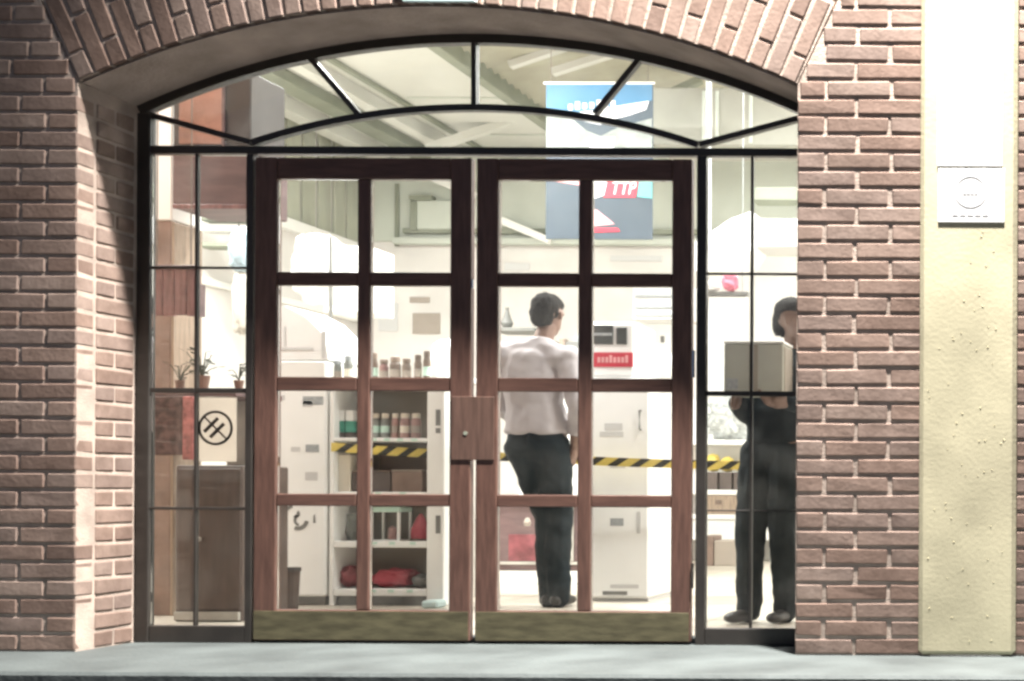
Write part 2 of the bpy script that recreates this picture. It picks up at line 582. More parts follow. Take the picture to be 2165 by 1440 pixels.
def brick_mesh(w, d, h):
    key = (round(w, 2), round(d, 2), round(h, 3))
    lst = MESHES.setdefault(key, [])
    if len(lst) < 3:
        bm = bmesh.new()
        bmesh.ops.create_cube(bm, size=1.0)
        for v in bm.verts:
            v.co = Vector((v.co.x * w, v.co.y * d, v.co.z * h)) + Vector((rnd.uniform(-.0025, .0025), rnd.uniform(-.0015, .0015), rnd.uniform(-.0022, .0022)))
        bmesh.ops.bevel(bm, geom=bm.edges[:], offset=0.0045, segments=1, affect='EDGES', profile=.5)
        me = bpy.data.meshes.new('brick')
        bm.to_mesh(me)
        bm.free()
        me.materials.append(M['brick'])
        lst.append(me)
        return me
    return rnd.choice(lst)


def brick(parent, c, w, d, h, rot=0.0):
    o = bpy.data.objects.new('brick', brick_mesh(w, d, h))
    c = Vector(c) + Vector((0, rnd.uniform(-.002, .0), 0))
    link(o, parent, c)
    o.rotation_euler = (rnd.uniform(-.008, .006), rot + rnd.uniform(-.009, .009), rnd.uniform(-.002, .002))
    return o


def skew_x(z):
    """x distance from the axis of the line where level courses meet the arch ring."""
    return HALF if z <= ZS else HALF + (z - ZS) * math.tan(ASP)


def course(parent, x_edges, z):
    for a, b in zip(x_edges[:-1], x_edges[1:]):
        if b - a > 0.05:
            brick(parent, ((a + b) / 2, 0.05, z + CH / 2), b - a - J, 0.10, CH - J)


STR, HEA = 0.271, 0.125
# --- wall left of the door
wl = thing('brick_wall', 'brick wall with a shadowed face, on the far side of the doors from the cream column', 'wall', (-2.2, 0.1, 0))
XL = -2.95
mb = prism([(XL, 0.0), (-HALF - 0.006, 0.0), (-HALF - 0.006, ZS), (-skew_x(2.84) - .01, 2.84), (XL, 2.84)], 0.0042, 0.42)
obj('mortar', mb, M['mortar'], wl)
for k in range(NCOURSE):
    z = k * CH
    e = -skew_x(z + CH / 2)
    if z + CH > ZS:
        e -= 0.012
    first = 0.13 if k % 2 else 0.24
    xs = [e, e - first]
    while xs[-1] > XL:
        xs.append(xs[-1] - STR)
    xs[-1] = max(xs[-1], XL)
    course(wl, sorted(xs), z)
    # the reveal: brick ends seen round the corner
    if z + CH <= ZS + .02:
        cuts = [0.104, 0.345] if k % 2 else [0.104, 0.225, 0.345]
        for a, b in zip(cuts[:-1], cuts[1:]):
            brick(wl, (-HALF - 0.05, (a + b) / 2 + .004, z + CH / 2), 0.10, b - a - J, CH - J)

# --- pier right of the door
wr = thing('brick_pier', 'narrow brick pier between the glazed entrance and the cream column', 'wall', (1.75, 0.1, 0))
XP = 2.008
obj('mortar', prism([(HALF + .006, 0), (XP + .05, 0), (XP + .05, 2.84), (skew_x(2.84) + .01, 2.84), (HALF + .006, ZS)], 0.0042, 0.42), M['mortar'], wr)
for k in range(NCOURSE):
    z = k * CH
    s = skew_x(z + CH / 2)
    if z + CH > ZS:
        s += 0.012
    js = [1.612, 1.883] if k % 2 else [1.742]
    xs = [s] + [j + rnd.uniform(-.006, .006) for j in js if j > s + .04] + [XP + .04]
    course(wr, xs, z)
    if z + CH <= ZS + .02:
        cuts = [0.104, 0.345] if k % 2 == 0 else [0.104, 0.225, 0.345]
        for a, b in zip(cuts[:-1], cuts[1:]):
            brick(wr, (HALF + 0.05, (a + b) / 2 + .004, z + CH / 2), 0.10, b - a - J, CH - J)

# --- brick beyond the column
wf = thing('brick_wall', 'sliver of brick wall on the outer side of the cream column', 'wall', (2.7, 0.1, 0))
XC1 = 2.412
obj('mortar', box(XC1 - .06, 3.05, 0.0042, 0.42, 0, 2.84, 0), M['mortar'], wf)
for k in range(NCOURSE):
    xs = [XC1 - .05, XC1 + (0.09 if k % 2 else 0.21)]
    while xs[-1] < 3.05:
        xs.append(min(xs[-1] + STR, 3.05))
    course(wf, xs, k * CH)

# --- arch of upright bricks
ar = thing('brick_arch', 'shallow arch of upright bricks over the glazed shop entrance', 'arch', (0, 0.1, ZS))
bm = bmesh.new()
add_arc(bm, 0, CZ, RA + 0.007, RA + RING + .01, -ASP, ASP, 0.0042, 0.113, 64)
obj('mortar', bm, M['mortar'], ar)
bm = bmesh.new()
add_arc(bm, 0, CZ, RA - .004, RA + .001, -ASP + .001, ASP - .001, 0.016, D - .002, 64)
add_arc(bm, 0, CZ, RA + .0025, RA + .09, -ASP - .002, ASP + .002, 0.115, 0.42, 64)
obj('soffit', bm, M['soffit'], ar)
NV = 41
for i in range(NV):
    a = -ASP + (i + .5) * 2 * ASP / NV
    segs = [(0.0, 0.258), (0.258, RING)] if i % 2 else [(0.0, 0.114), (0.114, RING)]
    for r0, r1 in segs:
        rm = RA + (r0 + r1) / 2
        brick(ar, (rm * math.sin(a), 0.05, CZ + rm * math.cos(a)), 0.0625, 0.10, r1 - r0 - .011, a)

# --- plain wall above and to the sides, out of the picture
pts = [(XL, 2.842), (-skew_x(2.842) - .012, 2.842)]
for i in range(33):
    a = -ASP + 2 * ASP * i / 32
    r = RA + RING + .012
    pts.append((r * math.sin(a), max(2.66, CZ + r * math.cos(a))))
pts += [(skew_x(2.842) + .012, 2.842), (3.05, 2.842), (3.05, 7.6), (XL, 7.6)]
pts[2] = (-skew_x(2.80) - .012, 2.80)
pts[34] = (skew_x(2.80) + .012, 2.80)
uw = obj('upper_wall', prism(pts, 0.003, 0.42), M['brick_far'])
tag(uw, 'brick wall continuing above the arch', 'wall', kind='structure')
sw = obj('side_wall', box(-8, XL - .002, 0.003, 0.42, 0, 7.6, 0), M['brick_far'])
tag(sw, 'brick wall continuing past the shadowed bay', 'wall', kind='structure')
sw2 = obj('side_wall', box(3.052, 8, 0.003, 0.42, 0, 7.6, 0), M['brick_far'])
tag(sw2, 'brick wall continuing past the cream column', 'wall', kind='structure')

# --- cream column
cl = thing('stucco_column', 'cream stucco column with pitted face and white sign plates', 'column', ((XP + XC1) / 2, -0.02, 0))
bm = bmesh.new()
add_box(bm, XP + .002, XC1, -0.034, 0.008, 0.006, 4.2, 0.018)
bmesh.ops.subdivide_edges(bm, edges=[e for e in bm.edges if e.calc_length() > 1], cuts=60)
obj('shaft', bm, M['stucco'], cl)
# shallow pits in the stucco
bm = bmesh.new()
for i in range(60):
    x, z = rnd.uniform(XP + .03, XC1 - .03), rnd.uniform(.05, 1.9)
    r = rnd.uniform(.0015, .0035)
    bmesh.ops.create_icosphere(bm, subdivisions=1, radius=1, matrix=Matrix.Translation((x, -0.034, z)) @ Matrix.Diagonal((r * 1.5, .0022, r, 1)))
st = obj('speckle', bm, mat('stucco_speck', (0.57, 0.51, 0.33), 0.95), cl)
st['kind'] = 'stuff'

# --- signs on the column
YS = -0.036
sg = thing('sign_plate', 'square white plate with a faint round emblem, low on the cream column', 'sign', at(2054, 470, YS))
obj('plate', pbox(1983, 356, 2124, 470, YS - .003, .004, .0015), M['sign_white'], sg)
ec = at(2052, 404, YS - .008)
bm = bmesh.new()
add_arc(bm, ec.x, ec.z, .060, .067, 0, 2 * math.pi, YS - .0045, YS - .0028, 40)
obj('emblem_ring', bm, M['ink_faint'], sg)
bm = bmesh.new()
for i in range(4):
    add_box(bm, ec.x - .031 + i * .016, ec.x - .031 + i * .016 + .012, YS - .0045, YS - .0028, ec.z - .012, ec.z - .012 + (.02, .014, .02, .016)[i])
obj('emblem_lettering', bm, M['ink_pale'], sg)
bm = bmesh.new()
for i in range(5):
    add_box(bm, ec.x - .075 + i * .031, ec.x - .075 + i * .031 + .024, YS - .0045, YS - .0028, ec.z - .1, ec.z - .091)
obj('small_print', bm, M['ink_faint'], sg)
sb = thing('sign_board', 'tall blank white board above the round emblem plate on the column', 'sign', at(2052, 352, YS))
obj('board', pbox(1983, -420, 2121, 351.5, YS - .004, .005, .0015), M['sign_white'], sb)

# --- pale panel over the crown, only its lower edge in view
cp = obj('crown_panel', pbox(850, -150, 1005, 3, -0.02, .019, .003), M['paleblue'])
tag(cp, 'pale blue panel fixed over the crown of the brick arch', 'panel')

# --- floodlight high on the facade (above the picture)
fl = thing('flood_lamp', 'metal floodlight on a bracket high above the cream column', 'lamp', (2.2, 0.0, 6.75))
obj('bracket', tube([(2.2, 0.0, 6.95), (2.2, -.6, 7.05), (2.2, -1.0, 6.96)], .025), M['steel'], fl)
obj('housing', lathe(2.2, -1.0, [(.05, 6.96), (.12, 6.92), (.16, 6.80), (.16, 6.79)], 20), M['steel'], fl)
obj('lens', lathe(2.2, -1.0, [(.15, 6.785), (.15, 6.78)], 20), M['lampglass'], fl)

# =================================================================== STEEL SHOP FRONT
fr = thing('shopfront_frame', 'black steel glazing frame with arched fanlight around the wooden double doors', 'window frame', (0, D, 0))
YF, DF = D, 0.045
XJ = 1.488
bm = bmesh.new()
add_arc(bm, 0, CZ, RA - .042, RA - .001, -ASP, ASP, YF, YF + DF, 64)
obj('arched_head', bm, M['steel'], fr)
zj = CZ + math.sqrt((RA - .042) ** 2 - 1.46 ** 2)
for s in (-1, 1):
    obj('jamb', box(s * XJ, s * 1.430, YF, YF + DF, 0.0, zj, .003), M['steel'], fr)
ZT0, ZT1 = 2.160, 2.194
obj('transom', box(-1.428, 1.428, YF + .001, YF + DF - .001, ZT0, ZT1, .002), M['steel'], fr)
obj('mullion', box(-1.006, -0.976, YF + .002, YF + DF, 0.0, ZT0 - .001, .002), M['steel'], fr)
obj('mullion', box(0.984, 1.026, YF + .002, YF + DF, 0.0, ZT0 - .001, .002), M['steel'], fr)
# inner arch of the fanlight and its radial bars
RI, CI = 3.112, -0.740
AI = math.asin(.985 / RI)
bm = bmesh.new()
add_arc(bm, 0, CI, RI - .015, RI + .013, -AI, AI, YF + .004, YF + DF - .004, 48)
obj('inner_arch', bm, M['steel'], fr)
spokes = []
for a, b in (((652, 120), (755, 240)), ((1001, 75), (1001, 228)), ((1353, 120), (1255, 240))):
    p, q = at(*a, YF + .003), at(*b, YF + .003)
    spokes.append((p, q))
    obj('radial_bar', add_bar(bmesh.new(), p, q, .022, DF - .008), M['steel'], fr)
zside = CZ + math.sqrt((RA - .042) ** 2 - 1.43 ** 2) - .02
side = []
for s in (-1, 1):
    p, q = Vector((s * 1.435, YF + .003, zside)), Vector((s * .992, YF + .003, 2.212))
    side.append((p, q))
    obj('radial_bar', add_bar(bmesh.new(), p, q, .024, DF - .008), M['steel'], fr)
# side lights
rowsL = [(565, .010), (825, .021), (1075, .012)]
for s, xa, xb, xm, rws in ((-1, -1.430, -1.006, wx(410, YF), rowsL), (1, 1.026, 1.430, wx(1587, YF), [(578, .009), (832, .021), (1080, .007)])):
    obj('bottom_rail', box(xa + .001, xb - .001, YF + .003, YF + DF - .002, 0.0, .074, .003), M['steel'], fr)
    obj('muntin', box(xm - .006, xm + .006, YF + .010, YF + .030, .075, ZT0 - .001, .001), M['steel'], fr)
    zs = [.075]
    for py, th in reversed(rws):
        zc = wz(py, YF, 410 if s < 0 else 1587)
        zs.append(zc)
        for a, b in ((xa + .001, xm - .0065), (xm + .0065, xb - .001)):
            obj('muntin', box(a, b, YF + .008, YF + .032, zc - th / 2, zc + th / 2, .001), M['steel'], fr)
    zs.append(ZT0)
    for z0, z1 in zip(zs[:-1], zs[1:]):
        for a, b in ((xa, xm - .004), (xm + .004, xb)):
            obj('pane', box(a + .002, b - .002, YF + .018, YF + .023, z0 + .006, z1 - .006, 0), M['glass'], fr)


def zo(x):
    return CZ + math.sqrt((RA - .040) ** 2 - x * x)


def zi(x, off=0.0):
    return CI + math.sqrt((RI + off) ** 2 - x * x)


n = 12
lun = [(-.97 + 1.94 * i / 24, zi(-.97 + 1.94 * i / 24, -.012)) for i in range(25)]
obj('pane', prism([(.97, ZT1 - .003), (-.97, ZT1 - .003)] + lun, YF + .018, YF + .023), M['glass'], fr)
outer = [-1.43] + [s[0].x for s in spokes] + [1.43]
inner = [-.985] + [s[1].x for s in spokes] + [.985]
for k in range(4):
    top = [outer[k] + (outer[k + 1] - outer[k]) * i / n for i in range(n + 1)]
    low = [inner[k] + (inner[k + 1] - inner[k]) * i / n for i in range(n + 1)]
    poly = [(x, zo(x)) for x in top] + [(x, zi(x, .01)) for x in reversed(low)]
    obj('pane', prism(poly, YF + .018, YF + .023), M['glass'], fr)
for s in (-1, 1):
    obj('pane', prism([(s * 1.43, ZT1 - .002), (s * .985, ZT1 - .002), (s * .985, 2.212), (s * 1.43, zside)], YF + .018, YF + .023), M['glass'], fr)

# =================================================================== DOUBLE DOORS
YD0, YD1 = D + .002, D + .044
ROWS = [(2.051, 1.640), (1.581, 1.176), (1.116, .660), (.606, .147)]


def door(name, label, x0, x1, cols, plate):
    t = thing(name, label, 'door', ((x0 + x1) / 2, D, 0.012))
    zt, zb = 2.145, 0.012
    xs = [x0] + [c for col in cols for c in col] + [x1]
    obj('stile', box(x0, cols[0][0], YD0, YD1, zb, zt, .004), M['door_v'], t)
    obj('stile', box(cols[1][1], x1, YD0, YD1, zb, zt, .004), M['door_v'], t)
    obj('top_rail', box(cols[0][0] + .001, cols[1][1] - .001, YD0 + .002, YD1 - .002, ROWS[0][0], zt, .004), M['door_h'], t)
    obj('bottom_rail', box(cols[0][0] + .001, cols[1][1] - .001, YD0 + .002, YD1 - .002, zb, ROWS[3][1], .004), M['door_h'], t)
    obj('muntin', box(cols[0][1], cols[1][0], YD0 + .003, YD1 - .003, ROWS[3][1] + .001, ROWS[0][0] - .001, .004), M['door_v'], t)
    for i in range(3):
        for c in cols:
            obj('muntin', box(c[0] + .001, c[1] - .001, YD0 + .004, YD1 - .004, ROWS[i + 1][0], ROWS[i][1], .004), M['door_h'], t)
    for z1, z0 in ROWS:
        for c in cols:
            obj('pane', box(c[0] + .0015, c[1] - .0015, YD0 + .018, YD0 + .023, z0 + .0015, z1 - .0015, 0), M['glass'], t)
    kp = obj('kick_plate', box(x0 + .004, x1 - .004, YD0 - .004, YD0 - .0005, zb + .004, .142, .001), M['kick'], t)
    return t


dl = door('wooden_door', 'reddish brown glazed door leaf with the lock plate, beside the red fabric on the shelf', -.967, -.0125, [(-.870, -.515), (-.459, -.104)], True)
dr = door('wooden_door', 'reddish brown glazed door leaf in front of the man in the pale shirt', .0115, .962, [(.106, .461), (.520, .875)], False)
obj('lock_plate', box(-.094, .096, YD0 - .0055, YD0 - .001, .812, 1.092, .002), M['lockwood'], dl)
lk = obj('keyhole', lathe(0, 0, [(.009, 0), (.009, .004)], 12), M['trim_grey'], dl)
lk.rotation_euler = (math.radians(90), 0, 0)
lk.location = Vector((-.03, YD0 - .0062, .93)) - WPOS[dl.name]
obj('flush_bolt', box(-.012, -.004, YD0 + .004, YD0 + .014, 1.570, 1.612, .002), M['chrome'], dl)
obj('hinge', tube([(.973, YD0 - .004, 1.18), (.973, YD0 - .004, 1.30)], .0075, 12), M['chrome'], dr)
obj('hinge', tube([(.973, YD0 - .004, .25), (.973, YD0 - .004, .36)], .0065, 12), M['steel'], dr)
obj('threshold', box(-1.43, 1.43, D + .046, .46, 0.0, .028, .004), M['stone'], fr)

# no-smoking card on the side light
YC = D + .026
nc = thing('no_smoking_card', 'grey card with a ringed no smoking symbol stuck inside the side window', 'sign', at(457, 976, YC))
obj('card', pbox(414, 841, 500, 976, YC, .002, 0), M['paper'], nc)
cc = at(456, 905, YC)
bm = bmesh.new()
add_arc(bm, cc.x, cc.z, .066, .077, 0, 2 * math.pi, YC - .0025, YC - .0005, 40)
obj('ring', bm, M['ink'], nc)
u = Vector((.7071, 0, .7071))
obj('slash', add_bar(bmesh.new(), cc - u.cross(Vector((0, 1, 0))) * 0 - Vector((.05, .0025, -.05)) * 1, cc + Vector((.05, -.0025, -.05)), .008, .0015), M['ink'], nc)
for off in (-.017, .010):
    c0 = cc + Vector((off, -.0032, off * -.9))
    obj('cigarette', add_bar(bmesh.new(), c0 - u * .046, c0 + u * .040, .015, .0012), M['ink'], nc)

# =================================================================== SHOP INTERIOR SHELL
ZF = 0.03
YB, ZCEIL, XLW, XRW = 7.9, 4.10, -4.46, 3.4
fo = obj('floor', box(XLW - .3, XRW + .3, .461, YB + .3, -.12, ZF, 0), M['floor'])
tag(fo, 'beige shop floor', 'floor', kind='structure')
# floor joints, recessed look: thin darker grout strips laid 2 mm proud
bm = bmesh.new()
for i in range(16):
    x = XLW + .3 + i * .5
    add_box(bm, x, x + .004, .47, YB, ZF, ZF + .0008)
for i in range(15):
    y = .7 + i * .5
    add_box(bm, XLW, XRW, y, y + .004, ZF + .0009, ZF + .0015)
g = obj('floor_grout', bm, M['shelfback'], fo)
g['kind'] = 'stuff'

bw = obj('back_wall', box(XLW - .3, XRW + .3, YB, YB + .2, ZF, 4.9, 0), M['cream'])
tag(bw, 'cream rear wall of the shop with pale green upper part', 'wall', kind='structure')
lw = obj('side_wall', box(XLW - .3, XLW, .42, YB, ZF, ZCEIL + .8, 0), M['cream'])
tag(lw, 'shop side wall with upright boards above a white rail', 'wall', kind='structure')
rw = obj('side_wall', box(XRW, XRW + .3, .42, YB, ZF, 5.6, 0), M['cream'])
tag(rw, 'cream shop side wall hidden behind the brick pier', 'wall', kind='structure')
# upright boards on the upper left wall
ZR = 3.08
k = 0
y = 3.2
while y < YB - .1:
    w = .20 + rnd.uniform(-.012, .012)
    obj('board', box(XLW + .001, XLW + .022 + rnd.uniform(0, .012), y, y + w, ZR + .06, ZCEIL - .01, .004), M['slat'], lw)
    y += w + .058
obj('rail', box(XLW + .002, XLW + .09, .5, YB - .01, ZR - .05, ZR + .055, .006), M['white'], lw)
obj('rail', box(XLW + .002, XLW + .05, .5, YB - .01, 2.36, 2.42, .006), M['white'], lw)
# upper back wall panel, ledge and cornice
xa, xb = wx(758, YB, 400), wx(1700, YB, 400)
obj('upper_panel', box(xa, XRW, YB - .03, YB - .001, wz(512, YB), ZCEIL + .6, .002), M['panel'], bw)
obj('ledge', box(wx(840, YB), XRW, YB - .12, YB - .031, wz(520, YB), wz(507, YB), .006), M['panel'], bw)
obj('ledge', box(wx(858, YB), XRW, YB - .09, YB - .031, wz(497, YB), wz(486, YB), .006), M['trim_grey'], bw)
obj('upright_trim', pbox(834, 388, 843, 520, YB - .05, .018, .002), M['trim_grey'], bw)
# window-like vent frame on that panel
vt = thing('wall_vent', 'pale green boxed vent with dark ledges high on the rear wall', 'vent', at(905, 492, YB - .1))
obj('casing', pbox(872, 424, 958, 484, YB - .10, .068, .006), M['panel'], vt)
obj('hood', pbox(864, 412, 912, 423, YB - .13, .10, .004), M['trim_grey'], vt)
obj('side_trim', pbox(866, 425, 880, 486, YB - .12, .05, .004), M['trim_grey'], vt)
# diagonal braces in the roof space
for a, b in (((1050, 462), (1160, 508)), ((905, 372), (1000, 412)), ((1050, 372), (1148, 352))):
    o = obj('brace', add_bar(bmesh.new(), at(*a, YB - .2), at(*b, YB - .2), .07, .07), M['white'], bw)
# ceiling: flat pale panels to x = -2.04, corrugated sheet rising beyond it
XK = -2.04
ce = obj('ceiling', box(XLW - .3, XK, .42, YB + .2, ZCEIL, ZCEIL + .05, 0), M['ceiling'])
tag(ce, 'pale flat shop ceiling with boxed beams', 'ceiling', kind='structure')
for x, w, h, m in ((XLW + .18, .16, .13, 'ceiling'), (XLW + .55, .2, .10, 'trim_grey'), (XLW + 1.0, .12, .12, 'ceiling'), (XLW + 1.25, .05, .04, 'trim_grey'), (XK - .05, .10, .16, 'trim_grey')):
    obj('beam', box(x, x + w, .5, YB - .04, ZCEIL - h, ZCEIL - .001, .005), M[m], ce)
for yb in (3.3, 4.7, 6.1, 7.3):
    obj('panel_joint', box(XLW + 1.35, XK - .06, yb, yb + .03, ZCEIL - .012, ZCEIL - .001, .003), M['panel'], ce)
bm = bmesh.new()
nr = 54
rows = []
for j in range(nr * 2 + 1):
    yy = .42 + (YB - .42) * j / (nr * 2)
    dz = .035 * (j % 2)
    rows.append([bm.verts.new((xx, yy, zz + dz)) for xx, zz in ((XK + .052, ZCEIL - .06), (XRW + .2, ZCEIL + 1.15))])
for r0, r1 in zip(rows[:-1], rows[1:]):
    bm.faces.new((r0[0], r0[1], r1[1], r1[0]))
co = obj('roof_sheet', bm, M['roofing'])
sm_ = co.modifiers.new('thickness', 'SOLIDIFY')
sm_.thickness = .03
sm_.offset = 1
tag(co, 'corrugated roof sheet rising beyond the flat ceiling panels', 'roof', kind='structure')
for a, b in (((1075, 135), (1215, 88)), ((1165, 150), (1330, 98))):
    obj('rafter', add_bar(bmesh.new(), at(*a, 5.0), at(*b, 5.0), .05, .07), M['ceiling'], co)
obj('rafter', add_bar(bmesh.new(), at(900, 312, 6.9), at(1160, 226, 6.9), .07, .09), M['ceiling'], co)
obj('rafter', add_bar(bmesh.new(), at(1270, 262, 5.8), at(1480, 165, 5.8), .06, .08), M['trim_grey'], co)
rb = thing('roof_bulkhead', 'pale boxed bulkhead with grey upright joints under the roof by the banner', 'bulkhead', at(1500, 300, 4.6))
obj('body', pbox(1378, 186, 1900, 308, 4.6, .5, .01), mat('dull_bulkhead', (.36, .355, .31), .8, var=.12, scale=3), rb)
for px in (1484, 1512, 1583):
    obj('joint', pbox(px, 192, px + 7, 302, 4.585, .014, .002), M['panel'], rb)

# fluorescent fittings close under the roof
fit = 0
for xx, yy, zz, pw in ((-3.4, 2.4, 4.02, 130), (-1.6, 2.7, 3.98, 150), (.6, 2.5, 4.02, 120), (2.2, 2.6, 4.05, 110),
                       (-3.5, 3.9, 4.0, 110), (-2.2, 3.2, 4.0, 120), (1.5, 4.6, 3.9, 130), (1.9, 6.4, 3.9, 130), (-2.7, 1.15, 3.9, 120), (1.9, 1.15, 3.9, 90)):
    t = thing('ceiling_light', 'white fluorescent batten with one bare tube under the shop roof', 'lamp', (xx, yy, zz), 'fluorescent battens under the shop roof')
    obj('batten', box(xx - .62, xx + .62, yy - .05, yy + .05, zz + .02, zz + .07, .006), M['white'], t)
    obj('tube', tube([(xx - .58, yy, zz), (xx + .58, yy, zz)], .014, 8), M['tube'], t)
    ad = bpy.data.lights.new('tube_light', 'AREA')
    ad.shape = 'RECTANGLE'
    ad.size, ad.size_y = 1.2, .12
    ad.energy = pw * 1.02
    ad.color = (1.0, 0.995, 0.965)
    ao = bpy.data.objects.new('tube_light', ad)
    COL.objects.link(ao)
    ao.location = (xx, yy, zz - .03)

# =================================================================== PEOPLE
def hull(bm, p0, r0, p1=None, r1=None):
    """Convex hull of two ellipsoids (centres and semi-axes)."""
    t = bmesh.new()
    for p, r in ((p0, r0), (p1 if p1 is not None else p0, r1 if r1 is not None else r0)):
        r = Vector(r) if not isinstance(r, (int, float)) else Vector((r, r, r))
        bmesh.ops.create_icosphere(t, subdivisions=2, radius=1.0, matrix=Matrix.Translation(Vector(p)) @ Matrix.Diagonal((r.x, r.y, r.z, 1)))
    bmesh.ops.convex_hull(t, input=t.verts)
    bmesh.ops.delete(t, geom=[v for v in t.verts if not v.link_faces], context='VERTS')
    me = bpy.data.meshes.new('tmp')
    t.to_mesh(me)
    t.free()
    bm.from_mesh(me)
    bpy.data.meshes.remove(me)


def fuse(name, prims, voxel, mat_, parent, xf, smooth=6, wrinkle=0.0, wscale=.12, wseed=0):
    """Union of hulls as one continuous skin; prims are in the figure's own frame, xf takes them to the world."""
    bm = bmesh.new()
    for p in prims:
        hull(bm, *p)
    me = bpy.data.meshes.new(name)
    bm.to_mesh(me)
    bm.free()
    o = bpy.data.objects.new(name, me)
    COL.objects.link(o)
    r = o.modifiers.new('r', 'REMESH')
    r.mode = 'VOXEL'
    r.voxel_size = voxel
    s = o.modifiers.new('s', 'SMOOTH')
    s.factor, s.iterations = .5, smooth
    bpy.context.view_layer.update()
    out = bpy.data.meshes.new_from_object(o.evaluated_get(bpy.context.evaluated_depsgraph_get()))
    bpy.data.objects.remove(o)
    if wrinkle:
        for v in out.vertices:
            c = v.co
            k = mnoise.noise(Vector((c.x / wscale, c.y / wscale, c.z / (wscale * 2.2))) + Vector((wseed, 0, 0))) + .5 * mnoise.noise(c / (wscale * .45) + Vector((0, wseed, 0)))
            v.co = c + v.normal * k * wrinkle
    out.transform(xf)
    for p in out.polygons:
        p.use_smooth = True
    out.materials.append(mat_)
    org = Vector((0, 0, 0))
    for v in out.vertices:
        org += v.co
    org /= len(out.vertices)
    out.transform(Matrix.Translation(-org))
    out.name = name
    return link(bpy.data.objects.new(name, out), parent, org)


def hand(prims, wrist, d, side, up, curl=.5):
    """Palm, four unequal bent fingers and a thumb. d: direction of the fingers, side: towards the thumb, up: back of the hand."""
    d, side, up = Vector(d).normalized(), Vector(side).normalized(), Vector(up).normalized()
    w = Vector(wrist)
    prims.append((w, .024, w + d * .085, .024))
    prims.append((w + d * .02 + side * .014, .022, w + d * .085 + side * .026, .016))
    prims.append((w + d * .02 - side * .014, .022, w + d * .08 - side * .028, .015))
    for i, (off, l) in enumerate(((.031, .072), (.011, .080), (-.010, .074), (-.030, .058))):
        a = w + d * .088 + side * off
        b = a + (d * math.cos(curl * .6) - up * math.sin(curl * .6)) * l * .5
        c = b + (d * math.cos(curl * 1.6) - up * math.sin(curl * 1.6)) * l * .34
        e = c + (d * math.cos(curl * 2.3) - up * math.sin(curl * 2.3)) * l * .26
        prims.append((a, .0098, b, .0092))
        prims.append((b, .0092, c, .0084))
        prims.append((c, .0084, e, .0072))
    a = w + d * .028 + side * .026
    b = a + (d * .6 + side * .7 - up * .25).normalized() * .042
    c = b + (d * .9 + side * .2 - up * .35).normalized() * .032
    prims.append((a, .0125, b, .0115))
    prims.append((b, .011, c, .009))


def head_prims(c, R):
    """Head about 0.23 m tall centred at c, facing +Y before R."""
    def T(v):
        return Vector(c) + R @ Vector(v)
    pr = [(T((0, -.012, .028)), (.074, .092, .086), T((0, .012, .022)), (.070, .085, .084)),
          (T((0, .035, -.055)), (.052, .055, .040), T((0, .052, -.092)), (.030, .028, .020)),
          (T((0, .02, -.02)), (.064, .074, .06), T((0, .03, -.05)), (.056, .06, .05)),
          (T((0, .090, .015)), .010, T((0, .103, -.020)), .0125),
          (T((0, .097, -.052)), (.022, .010, .006), T((0, .096, -.062)), (.020, .010, .006)),
          (T((.03, .083, .02)), .016, T((.034, .082, .02)), .014),
          (T((-.03, .083, .02)), .016, T((-.034, .082, .02)), .014),
          (T((0, .078, .036)), (.048, .014, .010), T((0, .080, .034)), (.04, .014, .010))]
    for s in (-1, 1):
        pr.append((T((s * .079, .012, .006)), (.008, .014, .018), T((s * .077, .014, -.020)), (.007, .010, .010)))
    return pr


def hair_prims(c, R, full=1.0):
    def T(v):
        return Vector(c) + R @ Vector(v)
    return [(T((0, -.022, .042)), (.080, .094, .080), T((0, .014, .062)), (.073, .080, .055)),
            (T((0, -.044, .01)), (.074, .068, .06), T((0, -.052, -.045)), (.058, .050, .035)),
            (T((0, -.028, .02)), (.079, .06, .05), T((0, -.022, .0)), (.078, .04, .04))]


